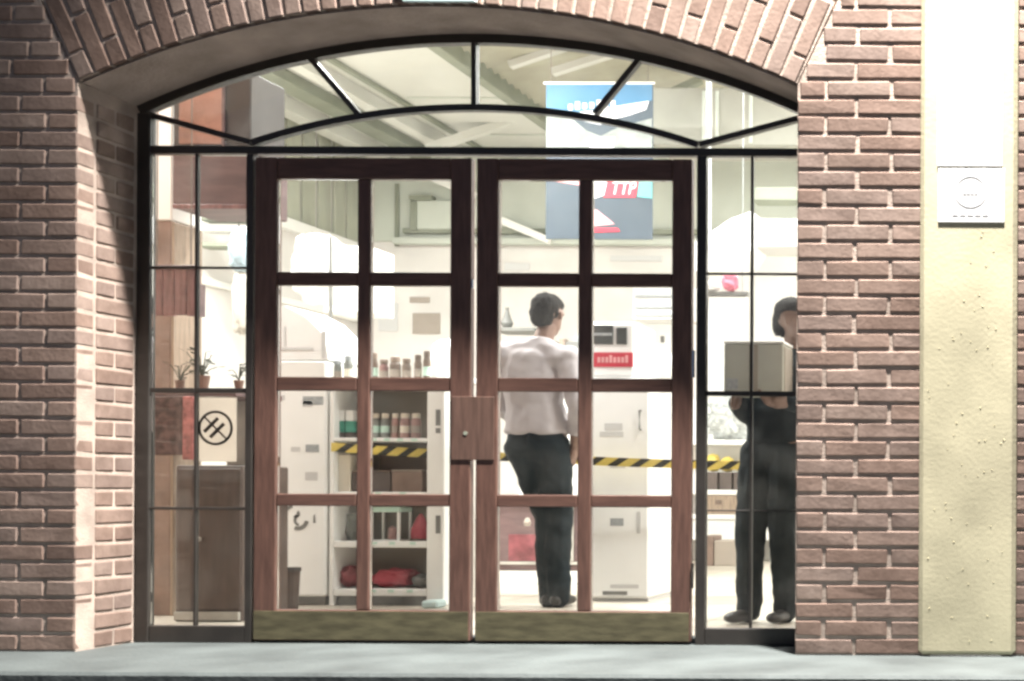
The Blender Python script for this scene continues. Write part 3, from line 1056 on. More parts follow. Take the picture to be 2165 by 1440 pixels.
def person(name, label, loc, yaw, scale, J, head_yaw, head_pitch, mats, arms, group=None, bulk=1.0, seed=1, hair=True):
    root = thing(name, label, 'person', loc, group)
    xf = Matrix.Translation(Vector(loc)) @ Matrix.Rotation(yaw, 4, 'Z') @ Matrix.Diagonal((scale, scale, scale, 1))
    pel, che, nek, hd = J['pelvis'], J['chest'], J['neck'], J['head']
    R = (Matrix.Rotation(head_yaw, 4, 'Z') @ Matrix.Rotation(head_pitch, 4, 'X')).to_3x3()
    V = Vector
    body, top, leg = [], [], []
    # trunk
    trunk = [(V(pel) + V((0, 0, .05)), (.150, .105, .06), V(pel) + (V(che) - V(pel)) * .45, (.138, .098, .08)),
             (V(pel) + (V(che) - V(pel)) * .45, (.138, .098, .08), V(che), (.165, .112, .10)),
             (V(che), (.165, .112, .10), V(che) + V((0, -.01, .11)), (.135, .085, .06))]
    shl = {}
    for s in (-1, 1):
        sh = V(J['sh_r'] if s > 0 else J['sh_l'])
        trunk.append((V(che) + V((s * .06, 0, .10)), .072, sh, .062))
        trunk.append((V(nek) + V((0, -.012, -.04)), .058, sh + V((-s * .04, 0, .012)), .050))
    body += [(a, tuple(x * .88 for x in r) if not isinstance(r, float) else r * .88, b, tuple(x * .88 for x in q) if not isinstance(q, float) else q * .88) for a, r, b, q in trunk] + [(V(pel) + V((0, 0, -.06)), (.12, .085, .06), V(pel) + V((0, 0, .06)), (.12, .085, .06))]
    body += [(V(nek) + V((0, -.01, -.05)), .056, V(hd) + V((0, -.008, -.07)), .052)]
    body += head_prims(hd, R)
    top += [(a, tuple(x * bulk + .016 for x in (r if not isinstance(r, float) else (r, r, r))), b, tuple(x * bulk + .016 for x in (q if not isinstance(q, float) else (q, q, q)))) for a, r, b, q in trunk]
    top = [t_ for t_ in top]
    top.append((V(pel) + V((0, 0, .0)), (.178, .136, .03), V(pel) + V((0, 0, .14)), (.162, .122, .06)))
    top.append((V(nek) + V((0, -.010, -.022)), (.066, .066, .02), V(nek) + V((0, -.008, .014)), (.060, .062, .014)))
    for s in ('l', 'r'):
        sh, el, wr_ = V(J['sh_' + s]), V(J['el_' + s]), V(J['wr_' + s])
        body += [(sh, .056, el, .042), (el, .042, el + (wr_ - el) * .4, .040), (el + (wr_ - el) * .4, .040, wr_, .026)]
        hand(body, wr_, *arms[s])
        e = el + (wr_ - el) * J.get('sleeve', .8)
        top += [(sh, .074, el, .059), (el, .059, e, .050)]
        hp, kn, an = V(J['hip_' + s]), V(J['kn_' + s]), V(J['an_' + s])
        body += [(hp, .085, kn, .055), (kn, .055, kn + (an - kn) * .35, .058), (kn + (an - kn) * .35, .058, an, .036)]
        leg += [(hp + V((0, 0, -.045)), .106, hp + (kn - hp) * .4, .100), (hp + (kn - hp) * .4, .100, kn, .078), (kn, .078, an + V((0, 0, .02)), .066)]
        leg += [(an + V((0, 0, .03)), .064, an + V((0, .01, -.03)), .062)]
    leg += [(V(pel) + V((0, 0, -.10)), (.168, .124, .07), V(pel) + V((0, 0, .02)), (.158, .116, .03))]
    for s in ('l', 'r'):
        an, ft = V(J['an_' + s]), V(J['foot_' + s])
        sole = an.z - .05
        body.append((V((an.x, an.y, sole)), .030, V((ft.x, ft.y, sole - .006)), .024))
    b = fuse('body', body, .0062, mats['skin'], root, xf, 5)
    fuse('shirt', top, .009, mats['top'], root, xf, 6, .011, .10, seed)
    fuse('trousers', leg, .009, mats['leg'], root, xf, 6, .012, .09, seed + 5)
    for s in ('l', 'r'):
        an, ft = V(J['an_' + s]), V(J['foot_' + s])
        base = an.z - .08
        sp = [(V((an.x, an.y - .03, base + .036)), (.036, .04, .036), V((ft.x, ft.y, base + .028)), (.042, .05, .028)),
              (V((an.x, an.y, base + .06)), (.038, .045, .03), V((an.x, an.y, base + .08)), (.036, .04, .02))]
        fuse('shoe', sp, .006, M['shoe'], root, xf, 4)
    if hair:
        h = fuse('hair', hair_prims(hd, R), .006, M['hair'], root, xf, 3, .006, .022, seed + 9)
        rr = random.Random(seed)
        bm = bmesh.new()
        vs = h.data.vertices
        for i in range(1800):
            v = vs[rr.randrange(len(vs))]
            nrm = v.normal
            down = Vector((rr.uniform(-.5, .5), rr.uniform(-.5, .5), -1))
            tdir = (down - nrm * down.dot(nrm))
            if tdir.length < .05:
                continue
            tdir.normalize()
            sd_ = nrm.cross(tdir) * .0016
            c = v.co - nrm * .002 + WPOS[h.name]
            L = rr.uniform(.012, .026)
            tip = c + tdir * L + nrm * rr.uniform(.003, .009)
            bm.faces.new((bm.verts.new(c - sd_), bm.verts.new(c + sd_), bm.verts.new(tip)))
        obj('hair_strands', bm, M['hair'], h)['kind'] = 'stuff'
    return root


# man in the pale shirt: back to the doors, looking to his right, weight on one leg
Ym = 1.93
xm0 = wx(1140, Ym)
sc = 1.765 / 1.76
xr = wx(1172, Ym) - xm0
J1 = dict(pelvis=(-.012, 0, .97), chest=(-.03, -.01, 1.27), neck=(.005, .0, 1.475), head=(.035, .03, 1.632),
          sh_l=(-.205, -.01, 1.40), sh_r=(.165, -.02, 1.385), el_l=(-.245, .06, 1.13), el_r=(.235, -.05, 1.115),
          wr_l=(-.20, .24, 1.05), wr_r=(.19, .03, .885),
          hip_l=(-.085, 0, .93), hip_r=(.075, 0, .93), kn_l=(.035, .045, .50), kn_r=(.10, .02, .50),
          an_l=(.050, .03, .085), an_r=(.118, -.02, .085), foot_l=(.045, .17, .03), foot_r=(.128, .12, .03), sleeve=.55)
person('person', 'man in a pale shirt and dark trousers seen from behind through the door', (xm0, Ym, ZF), 0.0, sc, J1,
       math.radians(-14), math.radians(-5), dict(skin=M['skin'], top=M['shirt'], leg=M['trousers']),
       {'l': ((.2, .9, -.2), (.9, -.1, .3), (-.2, .2, .9), .5), 'r': ((-.28, .15, -.95), (0, 1, .1), (1, 0, -.2), .55)}, seed=2)

# person in dark clothes behind the side window, carrying a box
Y2 = 1.12
x20 = wx(1634, Y2)
J2 = dict(pelvis=(-.025, -.02, .90), chest=(-.065, -.05, 1.16), neck=(-.092, -.04, 1.345), head=(-.105, -.02, 1.495),
          sh_l=(-.25, -.04, 1.275), sh_r=(.115, -.04, 1.285), el_l=(-.285, .03, 1.04), el_r=(.125, .03, 1.04),
          wr_l=(-.185, .155, 1.085), wr_r=(.10, .15, 1.085),
          hip_l=(-.10, 0, .87), hip_r=(.06, 0, .87), kn_l=(-.085, .03, .47), kn_r=(.085, .06, .46),
          an_l=(-.075, -.02, .085), an_r=(.095, .05, .085), foot_l=(-.085, .11, .03), foot_r=(.11, .18, .03), sleeve=.9)
person('person', 'person in dark slate clothes behind the side window carrying a grey box', (x20, Y2, ZF), math.radians(160), 1.0, J2,
       math.radians(88), math.radians(-6), dict(skin=M['skin_dark'], top=M['suit'], leg=M['suit']),
       {'l': ((.35, .9, .0), (.3, 0, 1), (-.2, .3, -1), .2), 'r': ((-.35, .9, .0), (-.3, 0, 1), (.2, .3, -1), .2)}, seed=4)
cb = thing('cardboard_box', 'plain grey cardboard box held in the arms of the person by the side window', 'box', at(1595, 832, .80))
obj('carton', pbox(1530, 727, 1656, 834, .80, .22, .006), M['carton'], cb)
obj('lid_flap', pbox(1529, 720, 1657, 726, .796, .228, .003), M['white'], cb)
obj('end_panel', box(wx(1656, .80) + .0005, wx(1656, .80) + .004, .82, 1.0, wz(830, .80, 1600), wz(732, .80, 1600), .001), M['shelfback'], cb)

# =================================================================== LEFT SIDE WINDOW: what stands inside
Y = 1.3
pl = thing('square_pillar', 'tan pillar with a white painted top inside the side window', 'pillar', (wx(338, Y), Y + .1, ZF))
x0, x1 = wx(316, Y), wx(362, Y)
zc = wz(466, Y, 340)
obj('shaft', box(x0 - .10, x1, Y, Y + .22, ZF, zc, .006), M['tan'], pl)
obj('white_top', box(x0 - .10, x1 + .001, Y - .002, Y + .221, zc + .001, 3.0, .006), M['white'], pl)
obj('edge_trim', box(x1 + .0015, x1 + .016, Y - .006, Y + .22, ZF, zc - .01, .002), M['wood_tan'], pl)

Y = 1.8
lp = obj('white_screen', pbox(368, 440, 413, 805, Y, .05, .004), M['gloss_white'])
tag(lp, 'tall narrow white panel standing behind the brown hanging sign', 'panel')
for px in (362, 413):
    pass

Y = 1.15
bk = thing('wooden_bulkhead', 'dark maroon boxed bulkhead with an orange wood panel above the side window', 'bulkhead', at(440, 440, Y))
obj('body', pbox(364, 322, 524, 440, Y, .35, .006), M['maroon'], bk)
obj('lower_trim', pbox(364, 432, 524, 441, Y - .012, .011, .002), M['maroon2'], bk)
obj('upper_box', pbox(366, 150, 530, 321, Y + .002, .30, .006), M['darkgrey'], bk)
obj('orange_panel', pbox(378, 176, 470, 304, Y - .010, .010, .003), M['orange'], bk)
obj('trim', pbox(468, 170, 474, 312, Y - .014, .012, .002), M['maroon'], bk)

Y = .95
hs = thing('hanging_sign', 'blank reddish brown wooden board hanging in front of the tan pillar', 'sign', at(370, 668, Y))
for i in range(4):
    a = 318 + i * 25.5
    obj('plank', pbox(a, 566, a + 24.5, 666 + (i % 2) * 2, Y + (i % 2) * .004, .02, .003), M['maroon2'], hs)
obj('side_board', pbox(414, 600, 421, 668, Y + .004, .05, .002), M['maroon'], hs)
obj('top_batten', pbox(316, 560, 420, 568, Y - .012, .012, .002), M['maroon'], hs)
bm = bmesh.new()
for px in (332, 404):
    p = at(px, 562, Y)
    add_tube(bm, [p, p + Vector((0, 0, 1.0))], .003, 6)
obj('cord', bm, M['ink'], hs)


def plant(px, py0, py1, Y, label, seed, spread=.09, n=16):
    r = random.Random(seed)
    b = at(px, py1, Y)
    h = at(px, py0, Y).z - b.z
    t = thing('potted_plant', label, 'plant', b, 'small plants on the ledge in the side window')
    ph = h * .36
    obj('pot', lathe(b.x, b.y, [(ph * .34, b.z), (ph * .5, b.z + ph), (ph * .44, b.z + ph), (ph * .4, b.z + ph * .8)], 14), M['terracotta'], t)
    bm = bmesh.new()
    for i in range(n):
        a = r.uniform(0, 6.28)
        c = b + Vector((math.cos(a) * spread * r.uniform(.1, 1), math.sin(a) * spread * r.uniform(.1, 1) * .7, ph + (h - ph) * r.uniform(.15, 1)))
        s0 = b + Vector((0, 0, ph))
        add_tube(bm, [s0, (s0 + c) / 2 + Vector((0, 0, .01)), c], .0022, 4)
        L = r.uniform(.025, .045)
        d = Vector((math.cos(a), math.sin(a), r.uniform(-.3, .5))).normalized()
        s = d.cross(Vector((0, 0, 1))).normalized() * L * .38
        v = [bm.verts.new(c), bm.verts.new(c + d * L * .5 + s), bm.verts.new(c + d * L), bm.verts.new(c + d * L * .5 - s)]
        bm.faces.new(v)
    o = obj('leaves', bm, M['leaf'], t)
    return t


Yl = 1.0
shelf_z = at(430, 822, Yl).z
cbx = thing('brown_cabinet', 'dark brown cabinet with a knob below the no smoking card', 'cabinet', at(445, 1318, Yl))
cz0 = ZF
obj('carcass', box(wx(372, Yl), wx(512, Yl), Yl + .001, Yl + .4, cz0, wz(984, Yl, 440), .005), M['brown'], cbx)
obj('door_panel', pbox(416, 990, 508, 1290, Yl - .012, .012, .004), M['brown'], cbx)
obj('door_panel', pbox(375, 990, 413, 1290, Yl - .012, .012, .004), M['brown'], cbx)
kb = at(420, 1140, Yl - .03)
obj('knob', cloth_lump(kb.x - .012, kb.x + .012, kb.y - .012, kb.y + .014, kb.z - .012, kb.z + .012, 1, 2, .02), M['card'], cbx, True)
obj('skirting', pbox(366, 1294, 504, 1312, Yl - .02, .019, .003), M['greycloth'], cbx)
lg = thing('display_ledge', 'brown display ledge with a red patterned cloth inside the side window', 'shelf', at(400, 985, Yl + .1))
zl = wz(826, Yl + .1, 430)
obj('ledge_board', box(wx(316, Yl + .1), wx(512, Yl + .1), Yl + .05, Yl + .45, zl - .03, zl, .004), M['maroon'], lg)
obj('backboard', box(wx(400, Yl + .1), wx(512, Yl + .1), Yl + .40, Yl + .43, wz(984, Yl, 440), zl - .03, .004), M['greycloth'], lg)
obj('hanging_cloth', pbox(318, 838, 384, 962, Yl + .03, .02, .004), mat('patterned_cloth', (.12, .075, .07), .9, var=.6, scale=28), lg)
obj('red_border', pbox(385, 838, 408, 972, Yl + .02, .02, .004), mat('red_cloth', (.42, .15, .14), .9, var=.5, scale=30), lg)
plant(428, 742, 824, Yl + .2, 'dark leafy plant in a clay pot on the ledge, above the no smoking card', 3, .085, 26)
plant(380, 770, 824, Yl + .18, 'small sparse plant on the ledge beside the tan pillar', 5, .06, 14)
plant(505, 770, 824, Yl + .3, 'small plant at the end of the ledge next to the door frame', 8, .05, 12)
hb = thing('hanging_garment', 'faded blue and grey cloth hanging against the pale wall behind the side window', 'garment', at(495, 700, 3.2))
a, b = at(476, 572, 3.2), at(530, 482, 3.2)
obj('blue_cloth', cloth_lump(a.x, b.x, 3.2, 3.32, a.z, b.z, 3, 4, .25), M['bluecloth'], hb, True)
a, b = at(482, 705, 3.2), at(520, 570, 3.2)
obj('grey_cloth', cloth_lump(a.x, b.x, 3.22, 3.30, a.z, b.z, 5, 4, .2), M['greycloth'], hb, True)
obj('hook', tube([at(505, 480, 3.25), at(505, 462, 3.25), at(512, 456, 3.25)], .006, 6), M['steel'], hb)
# white shelves on the far wall behind the garment
ws = thing('wall_shelf', 'white shelf boards on the side wall behind the hanging blue cloth', 'shelf', at(480, 500, 5.2))
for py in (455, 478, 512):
    obj('shelf_board', pbox(415, py, 533, py + 9, 5.2, .18, .004), M['trim_grey' if py != 478 else 'gloss_white'], ws)

# =================================================================== BEHIND THE LEFT DOOR
Y = 1.95
ds = thing('drinks_machine', 'tall white dispensing machine with grey stickers and a sloping hood', 'machine', (wx(615, Y), Y + .2, ZF))
xl_, xr_ = wx(536, Y), wx(691, Y)
zb_ = wz(1278, Y, 640)
obj('base', box(xl_ + .02, xr_ - .02, Y + .03, Y + .45, ZF, ZF + .05, .003), M['midgrey'], ds)
obj('body', box(xl_, xr_, Y, Y + .48, ZF + .051, wz(812, Y, 640), .012), M['gloss_white'], ds)
obj('top_tray', box(xl_, xr_ - .01, Y + .01, Y + .46, wz(810, Y, 640), wz(762, Y, 640), .01), M['white'], ds)
pr = [at(x, y_, Y) for x, y_ in ((540, 760), (540, 640), (596, 645), (640, 668), (672, 700), (684, 730), (688, 760))]
for sx0, sy0, sx1, sy1 in ((586, 735, 662, 740), (680, 700, 689, 758), (600, 690, 603, 733)):
    obj('seam', pbox(sx0, sy0, sx1, sy1, Y + .026, .003, 0), M['ink_pale'], ds)
obj('hood', prism([(p.x, p.z) for p in pr], Y + .03, Y + .44), M['gloss_white'], ds)
for i, (a, b, c, d_) in enumerate(((584, 836, 602, 846), (640, 838, 683, 856), (615, 945, 634, 955), (646, 940, 674, 956), (645, 998, 671, 1016), (640, 848, 660, 860))):
    obj('sticker', pbox(a, b, c, d_, Y - .002, .0018, 0), M['ink_pale' if i not in (1, 3) else 'ink_grey'], ds)
# round emblem low on the machine
e = at(630, 1098, Y)
bm = bmesh.new()
add_arc(bm, e.x, e.z, .040, .062, 1.75, 3.5, Y - .0025, Y - .0005, 20)
add_arc(bm, e.x + .01, e.z - .005, .020, .034, 3.3, 5.9, Y - .0025, Y - .0005, 20)
add_arc(bm, e.x - .02, e.z + .02, .045, .062, 4.6, 6.1, Y - .0025, Y - .0005, 20)
add_arc(bm, e.x - .01, e.z + .03, .004, .022, 0.5, 3.9, Y - .0025, Y - .0005, 20)
add_prism(bm, [(e.x + .085, e.z - .02), (e.x + .10, e.z - .02), (e.x + .095, e.z + .03), (e.x + .088, e.z + .02)], Y - .0025, Y - .0005)
obj('emblem', bm, M['midgrey'], ds)
pole = obj('hanging_wire', tube([at(699, 500, 2.6), at(699, 692, 2.6)], .011, 8), M['midgrey'])
tag(pole, 'thin grey wire hanging down beside the white machine hood', 'cord')
sk = obj('white_sack', cloth_lump(wx(596, 3.0), wx(690, 3.0), 3.0, 3.4, wz(640, 3.0, 640), wz(484, 3.0, 640), 8, 4, .16), M['gloss_white'], None, True)
tag(sk, 'bulging white sack stacked high behind the white machine', 'sack')
wb = thing('wall_cupboard', 'white wall cupboard with grey shelf lines beside the white sack', 'cupboard', at(725, 640, 3.6))
obj('carcass', pbox(684, 520, 780, 660, 3.6, .35, .006), M['white'], wb)
for py in (536, 560, 590):
    obj('shelf_line', pbox(690, py, 740, py + 6, 3.59, .009, .002), M['ink_pale'], wb)

# shelf unit
Y = 1.95
X0, X1 = wx(697, Y), wx(940, Y)
su = thing('shelf_unit', 'white open shelf unit with stock on four boards, seen through the door', 'shelf unit', ((X0 + X1) / 2, Y + .2, ZF))
XU = wx(903, Y)
ztop = wz(806, Y, 820)
obj('back_panel', box(X0 + .02, XU + .03, Y + .30, Y + .315, ZF + .06, ztop - .02, .002), M['shelfback'], su)
obj('upright', box(X0, X0 + .024, Y + .003, Y + .299, ZF, ztop - .001, .003), M['white'], su)
obj('upright', box(XU, X1, Y, Y + .32, ZF, ztop - .001, .005), M['white'], su)
boards = {}
for nm, py, th in (('top', 806, .022), ('a', 926, .020), ('b', 1040, .018), ('c', 1145, .034), ('d', 1246, .038)):
    z = wz(py, Y, 820)
    boards[nm] = z
    obj('shelf_board', box(X0 + .025, XU - .001, Y + .004, Y + .298, z - th, z, .003), M['white'], su)
obj('plinth', box(X0 + .03, XU - .002, Y + .03, Y + .29, ZF, ZF + .07, .003), M['midgrey'], su)
# slots in the wide upright
for a, b in ((866, 900), (905, 916), (1090, 1128)):
    obj('slot', pbox(921, a, 931, b, Y - .002, .0019, 0), M['midgrey'], su)
dz = .001


def jar(px, py0, zbase, Yc, w_px, m, label, group, lidm='lid', cat='jar'):
    x = wx(px, Yc, py0)
    h = wz(py0, Yc, px) - zbase
    r = w_px * (Yc + D_FRONT) / F_PX / 2
    t = thing('storage_jar', label, cat, (x, Yc, zbase), group)
    obj('jar_body', lathe(x, Yc, [(r * .9, zbase), (r, zbase + h * .06), (r, zbase + h * .68), (r * .8, zbase + h * .78), (r * .8, zbase + h * .80)], 16), m, t, False)
    obj('paper_label', lathe(x, Yc, [(r * 1.015, zbase + h * .22), (r * 1.015, zbase + h * .5)], 16), M[('card', 'lid', 'shelfback', 'mint')[int(px) % 4]], t)
    obj('lid', lathe(x, Yc, [(r * .86, zbase + h * .805), (r * .86, zbase + h * .97), (r * .7, zbase + h)], 16), M[lidm], t)


g1 = 'jars on the tape-level board of the shelf unit'
for i, (px, w, m, l) in enumerate(((795, 17, 'jar_grey', 'grey jar with a cream lid, first after the green cartons'),
                                   (815, 17, 'jar_grey', 'grey jar with a cream lid, second after the green cartons'),
                                   (836, 14, 'jar_pink', 'slim pinkish jar in the middle of the jar row above the striped tape'),
                                   (857, 20, 'jar_pink', 'wide pinkish jar next to last in the jar row above the tape'),
                                   (880, 19, 'jar_pink', 'wide pinkish jar at the upright end of the jar row above the tape'))):
    jar(px, 874, boards['a'] + dz, Y + .09, w, M[m], l, g1)
g2 = 'bottles standing on top of the shelf unit'
for px, py, w, m, l in ((712, 762, 20, 'jar_grey', 'short grey bottle on the shelf top, nearest the white machine'),
                        (737, 752, 18, 'jar_grey', 'taller grey bottle on the shelf top, second from the white machine'),
                        (791, 746, 15, 'jar', 'tall dark bottle on the shelf top just past the door muntin'),
                        (812, 760, 18, 'jar_pink', 'low pale brown bottle on the shelf top beside the tall dark one'),
                        (836, 754, 22, 'jar', 'stout brown bottle in the middle of the shelf top'),
                        (860, 758, 18, 'jar', 'brown bottle right of the stout one on the shelf top'),
                        (884, 750, 15, 'jar', 'slim brown bottle on the shelf top, next to the last one'),
                        (903, 742, 15, 'jar', 'tall slim brown bottle at the end of the shelf top')):
    jar(px, py, ztop + dz, Y + .12, w, M[m], l, g2, 'jar' if px > 780 else 'ink_grey', 'bottle')
g3 = 'green cartons on the shelf unit'
for i, (a, b) in enumerate(((711, 728), (730, 747))):
    t = thing('carton', ('green and white carton at the end of the board by the white machine', 'green and white carton beside the jar row, behind the door muntin')[i], 'carton', at((a + b) / 2, 924, Y + .06), g3)
    zt_ = wz(868, Y + .06, 730)
    zm = wz(890, Y + .06, 730)
    zq = wz(914, Y + .06, 730)
    xa_, xb_ = wx(a, Y + .06), wx(b, Y + .06)
    obj('cap_band', box(xa_, xb_, Y + .06, Y + .2, zm + .001, zt_, .003), M['white'], t)
    obj('green_band', box(xa_, xb_, Y + .06, Y + .2, zq + .001, zm, .002), M['green'], t)
    obj('base_band', box(xa_, xb_, Y + .06, Y + .2, boards['a'] + dz, zq, .002), M['box_dark'], t)
g4 = 'cartons on the board under the striped tape'
for a, b, y0_, m, l in ((707, 742, 962, 'lid', 'pale carton under the tape next to the white machine'),
                        (745, 778, 1000, 'box_dark', 'low dark carton under the tape behind the door muntin'),
                        (784, 826, 998, 'box_dark', 'low dark open carton under the striped tape'),
                        (829, 893, 996, 'box_brown', 'wide brown carton with a pale top edge under the tape')):
    t = thing('carton', l, 'carton', at((a + b) / 2, 1040, Y + .05), g4)
    xa_, xb_ = wx(a, Y + .05), wx(b, Y + .05)
    zt_ = wz(y0_, Y + .05, 800)
    obj('carton_body', box(xa_, xb_, Y + .05, Y + .25, boards['b'] + dz, zt_, .004), M[m], t)
    obj('top_edge', box(xa_ + .002, xb_ - .002, Y + .048, Y + .252, zt_ + .0005, zt_ + .008, .002), M['card' if m != 'box_dark' else 'box_brown'], t)
wide = obj('storage_crate', box(wx(784, Y + .16), wx(898, Y + .16), Y + .26, Y + .296, boards['b'] + dz, wz(958, Y + .26, 840), .004), M['box_brown'])
tag(wide, 'broad flat brown crate standing upright behind the low cartons', 'crate')

# lantern, red figure, red fabric
Yn = Y + .06
ln = thing('lantern', 'white lantern with a mint green cap on the shelf unit', 'lantern', at(814, 1144, Yn))
xa_, xb_ = wx(783, Yn), wx(846, Yn)
zt_ = wz(1072, Yn, 815)
bm = bmesh.new()
w = .014
for x in (xa_, xb_ - w):
    for yy in (Yn, Yn + .15 - w):
        add_box(bm, x, x + w, yy, yy + w, boards['c'] + .006, zt_ - .03)
obj('frame', bm, M['white'], ln)
obj('base', box(xa_ - .004, xb_ + .004, Yn - .004, Yn + .154, boards['c'] + dz, boards['c'] + .0055, .001), M['white'], ln)
obj('cap', box(xa_ - .003, xb_ + .003, Yn - .003, Yn + .153, zt_ - .029, zt_, .006), M['mint'], ln)
cx = (xa_ + xb_) / 2
obj('candle', lathe(cx + .01, Yn + .07, [(.022, boards['c'] + .007), (.022, boards['c'] + .07), (.004, boards['c'] + .085)], 14), M['jar_pink'], ln)
rf = thing('red_ornament', 'pointed red ornament on the shelf beside the lantern', 'ornament', at(876, 1144, Yn))
x = wx(877, Yn)
z0 = boards['c'] + dz
obj('body', lathe(x, Yn + .08, [(.050, z0), (.054, z0 + .03), (.050, z0 + .07), (.034, z0 + .105), (.022, z0 + .13), (.006, z0 + .155)], 18), M['red'], rf)
obj('foot', lathe(x, Yn + .08, [(.058, z0), (.058, z0 + .012)], 18), M['ink'], rf)
gb = obj('glass_vase', lathe(wx(730, Yn), Yn + .1, [(.03, z0), (.045, z0 + .05), (.03, z0 + .11), (.036, z0 + .15)], 16), M['jar_grey'])
tag(gb, 'grey rounded vase on the shelf between the white machine and the lantern', 'vase')
z0 = boards['d'] + dz
rf1 = obj('red_fabric', cloth_lump(wx(712, Yn), wx(748, Yn), Yn, Yn + .2, z0, wz(1196, Yn, 730), 2, 4, .2), mat('dusky_red_cloth', (.28, .08, .09), .8, var=.3, scale=15), None, True)
tag(rf1, 'dusky red folded cloth on the lowest shelf next to the white machine', 'fabric')
bm = cloth_lump(wx(778, Yn), wx(862, Yn), Yn, Yn + .22, z0, wz(1204, Yn, 820), 4, 4, .22)
rf2 = obj('red_fabric', bm, M['red'], None, True)
tag(rf2, 'crumpled bright red fabric heap on the lowest shelf', 'fabric')
gp = obj('grey_pouch', cloth_lump(wx(862, Yn), wx(898, Yn), Yn + .02, Yn + .18, z0, wz(1215, Yn, 880), 6, 3, .18), M['midgrey'], None, True)
tag(gp, 'small grey green pouch beside the bright red fabric', 'pouch')
# bin in front of the machine
Yb = 1.72
bn = thing('waste_bin', 'small brown waste bin in front of the white machine', 'bin', at(617, 1292, Yb))
x, zt_ = wx(615, Yb), wz(1200, Yb, 615)
bm = bmesh.new()
add_lathe(bm, x, Yb, [(.040, ZF), (.050, zt_ - .02), (.044, zt_ - .02), (.038, ZF + .01)], 18)
obj('bin_body', bm, M['brown'], bn)
bm = bmesh.new()
add_lathe(bm, x, Yb, [(.055, zt_ - .019), (.055, zt_), (.047, zt_), (.047, zt_ - .019)], 18)
obj('rim', bm, M['darkgrey'], bn)
pot = obj('white_packet', pbox(1, 1, 2, 2, 1, .1, 0) if False else box(wx(910, 1.9), wx(944, 1.9), 1.80, 1.92, ZF, wz(1268, 1.88, 925), .01), M['paleblue'])
tag(pot, 'pale blue packet on the floor against the shelf upright', 'packet')

# striped tape
P0, P1, P2 = at(700, 945, 1.90), at(1130, 955, 2.15), at(1605, 985, 2.2)
tp = thing('barrier_tape', 'yellow tape with slanted black stripes stretched across the shop', 'tape', at(1100, 960, 2.1))
def tape_pt(s):
    a = P0.lerp(P1, min(1, s * 2)) if s < .5 else P1.lerp(P2, s * 2 - 1)
    return a - Vector((0, 0, .035 * math.sin(math.pi * s)))
tw = .050
bm = bmesh.new()
N = 60
vs = []
for i in range(N + 1):
    c = tape_pt(i / N)
    vs.append((bm.verts.new(c + Vector((0, 0, -tw / 2))), bm.verts.new(c + Vector((0, 0, tw / 2))), bm.verts.new(c + Vector((0, .002, tw / 2))), bm.verts.new(c + Vector((0, .002, -tw / 2)))))
for i in range(N):
    for k in range(4):
        bm.faces.new((vs[i][k], vs[i][(k + 1) % 4], vs[i + 1][(k + 1) % 4], vs[i + 1][k]))
obj('tape_band', bm, M['yellow'], tp)
L = (P1 - P0).length + (P2 - P1).length
ns = int(L / .112)
for i in range(ns):
    s0 = (i + .2) / ns
    bm = bmesh.new()
    q = []
    for ds_, zz in ((0, -1), (.44 / ns, -1), (.44 / ns + .55 / ns, 1), (.55 / ns, 1)):
        p = tape_pt(min(1, s0 + ds_))
        q.append(p + Vector((0, 0, zz * tw / 2)))
    a = [bm.verts.new(p + Vector((0, -.0016, 0))) for p in q]
    b = [bm.verts.new(p + Vector((0, -.0004, 0))) for p in q]
    bm.faces.new(a)
    bm.faces.new(list(reversed(b)))
    for k in range(4):
        bm.faces.new((a[k], b[k], b[(k + 1) % 4], a[(k + 1) % 4]))
    obj('stripe', bm, M['black'], tp)

# =================================================================== BEHIND THE RIGHT DOOR
Yc = 3.8
ct = thing('dark_counter', 'dark maroon counter front with a white plinth behind the standing man', 'counter', at(1135, 1236, Yc))
xa_, xb_ = wx(1035, Yc), wx(1232, Yc)
obj('plinth', box(xa_, xb_, Yc, Yc + .5, ZF, wz(1207, Yc, 1130), .004), M['white'], ct)
obj('front', box(xa_, xb_, Yc - .001, Yc + .5, wz(1206, Yc, 1130), wz(1062, Yc, 1130), .006), M['maroon'], ct)
obj('frame_strip', pbox(1040, 1188, 1226, 1194, Yc - .014, .012, .002), M['greycloth'], ct)
obj('frame_strip', pbox(1206, 1072, 1212, 1187, Yc - .014, .012, .002), M['greycloth'], ct)
obj('red_panel', pbox(1075, 1130, 1132, 1186, Yc - .010, .009, .002), mat('dull_red_panel', (.24, .07, .08), .7, var=.4, scale=12), ct)
obj('top', box(xa_ - .02, xb_ + .02, Yc - .03, Yc + .52, wz(1061, Yc, 1130), wz(1050, Yc, 1130), .006), M['white'], ct)
bu = obj('pale_knob_ornament', lathe(wx(1114, Yc - .1), Yc - .08, [(.018, wz(1112, Yc, 1114)), (.026, wz(1104, Yc, 1114)), (.012, wz(1094, Yc, 1114))], 12), M['card'], ct)
bu.name = 'badge'

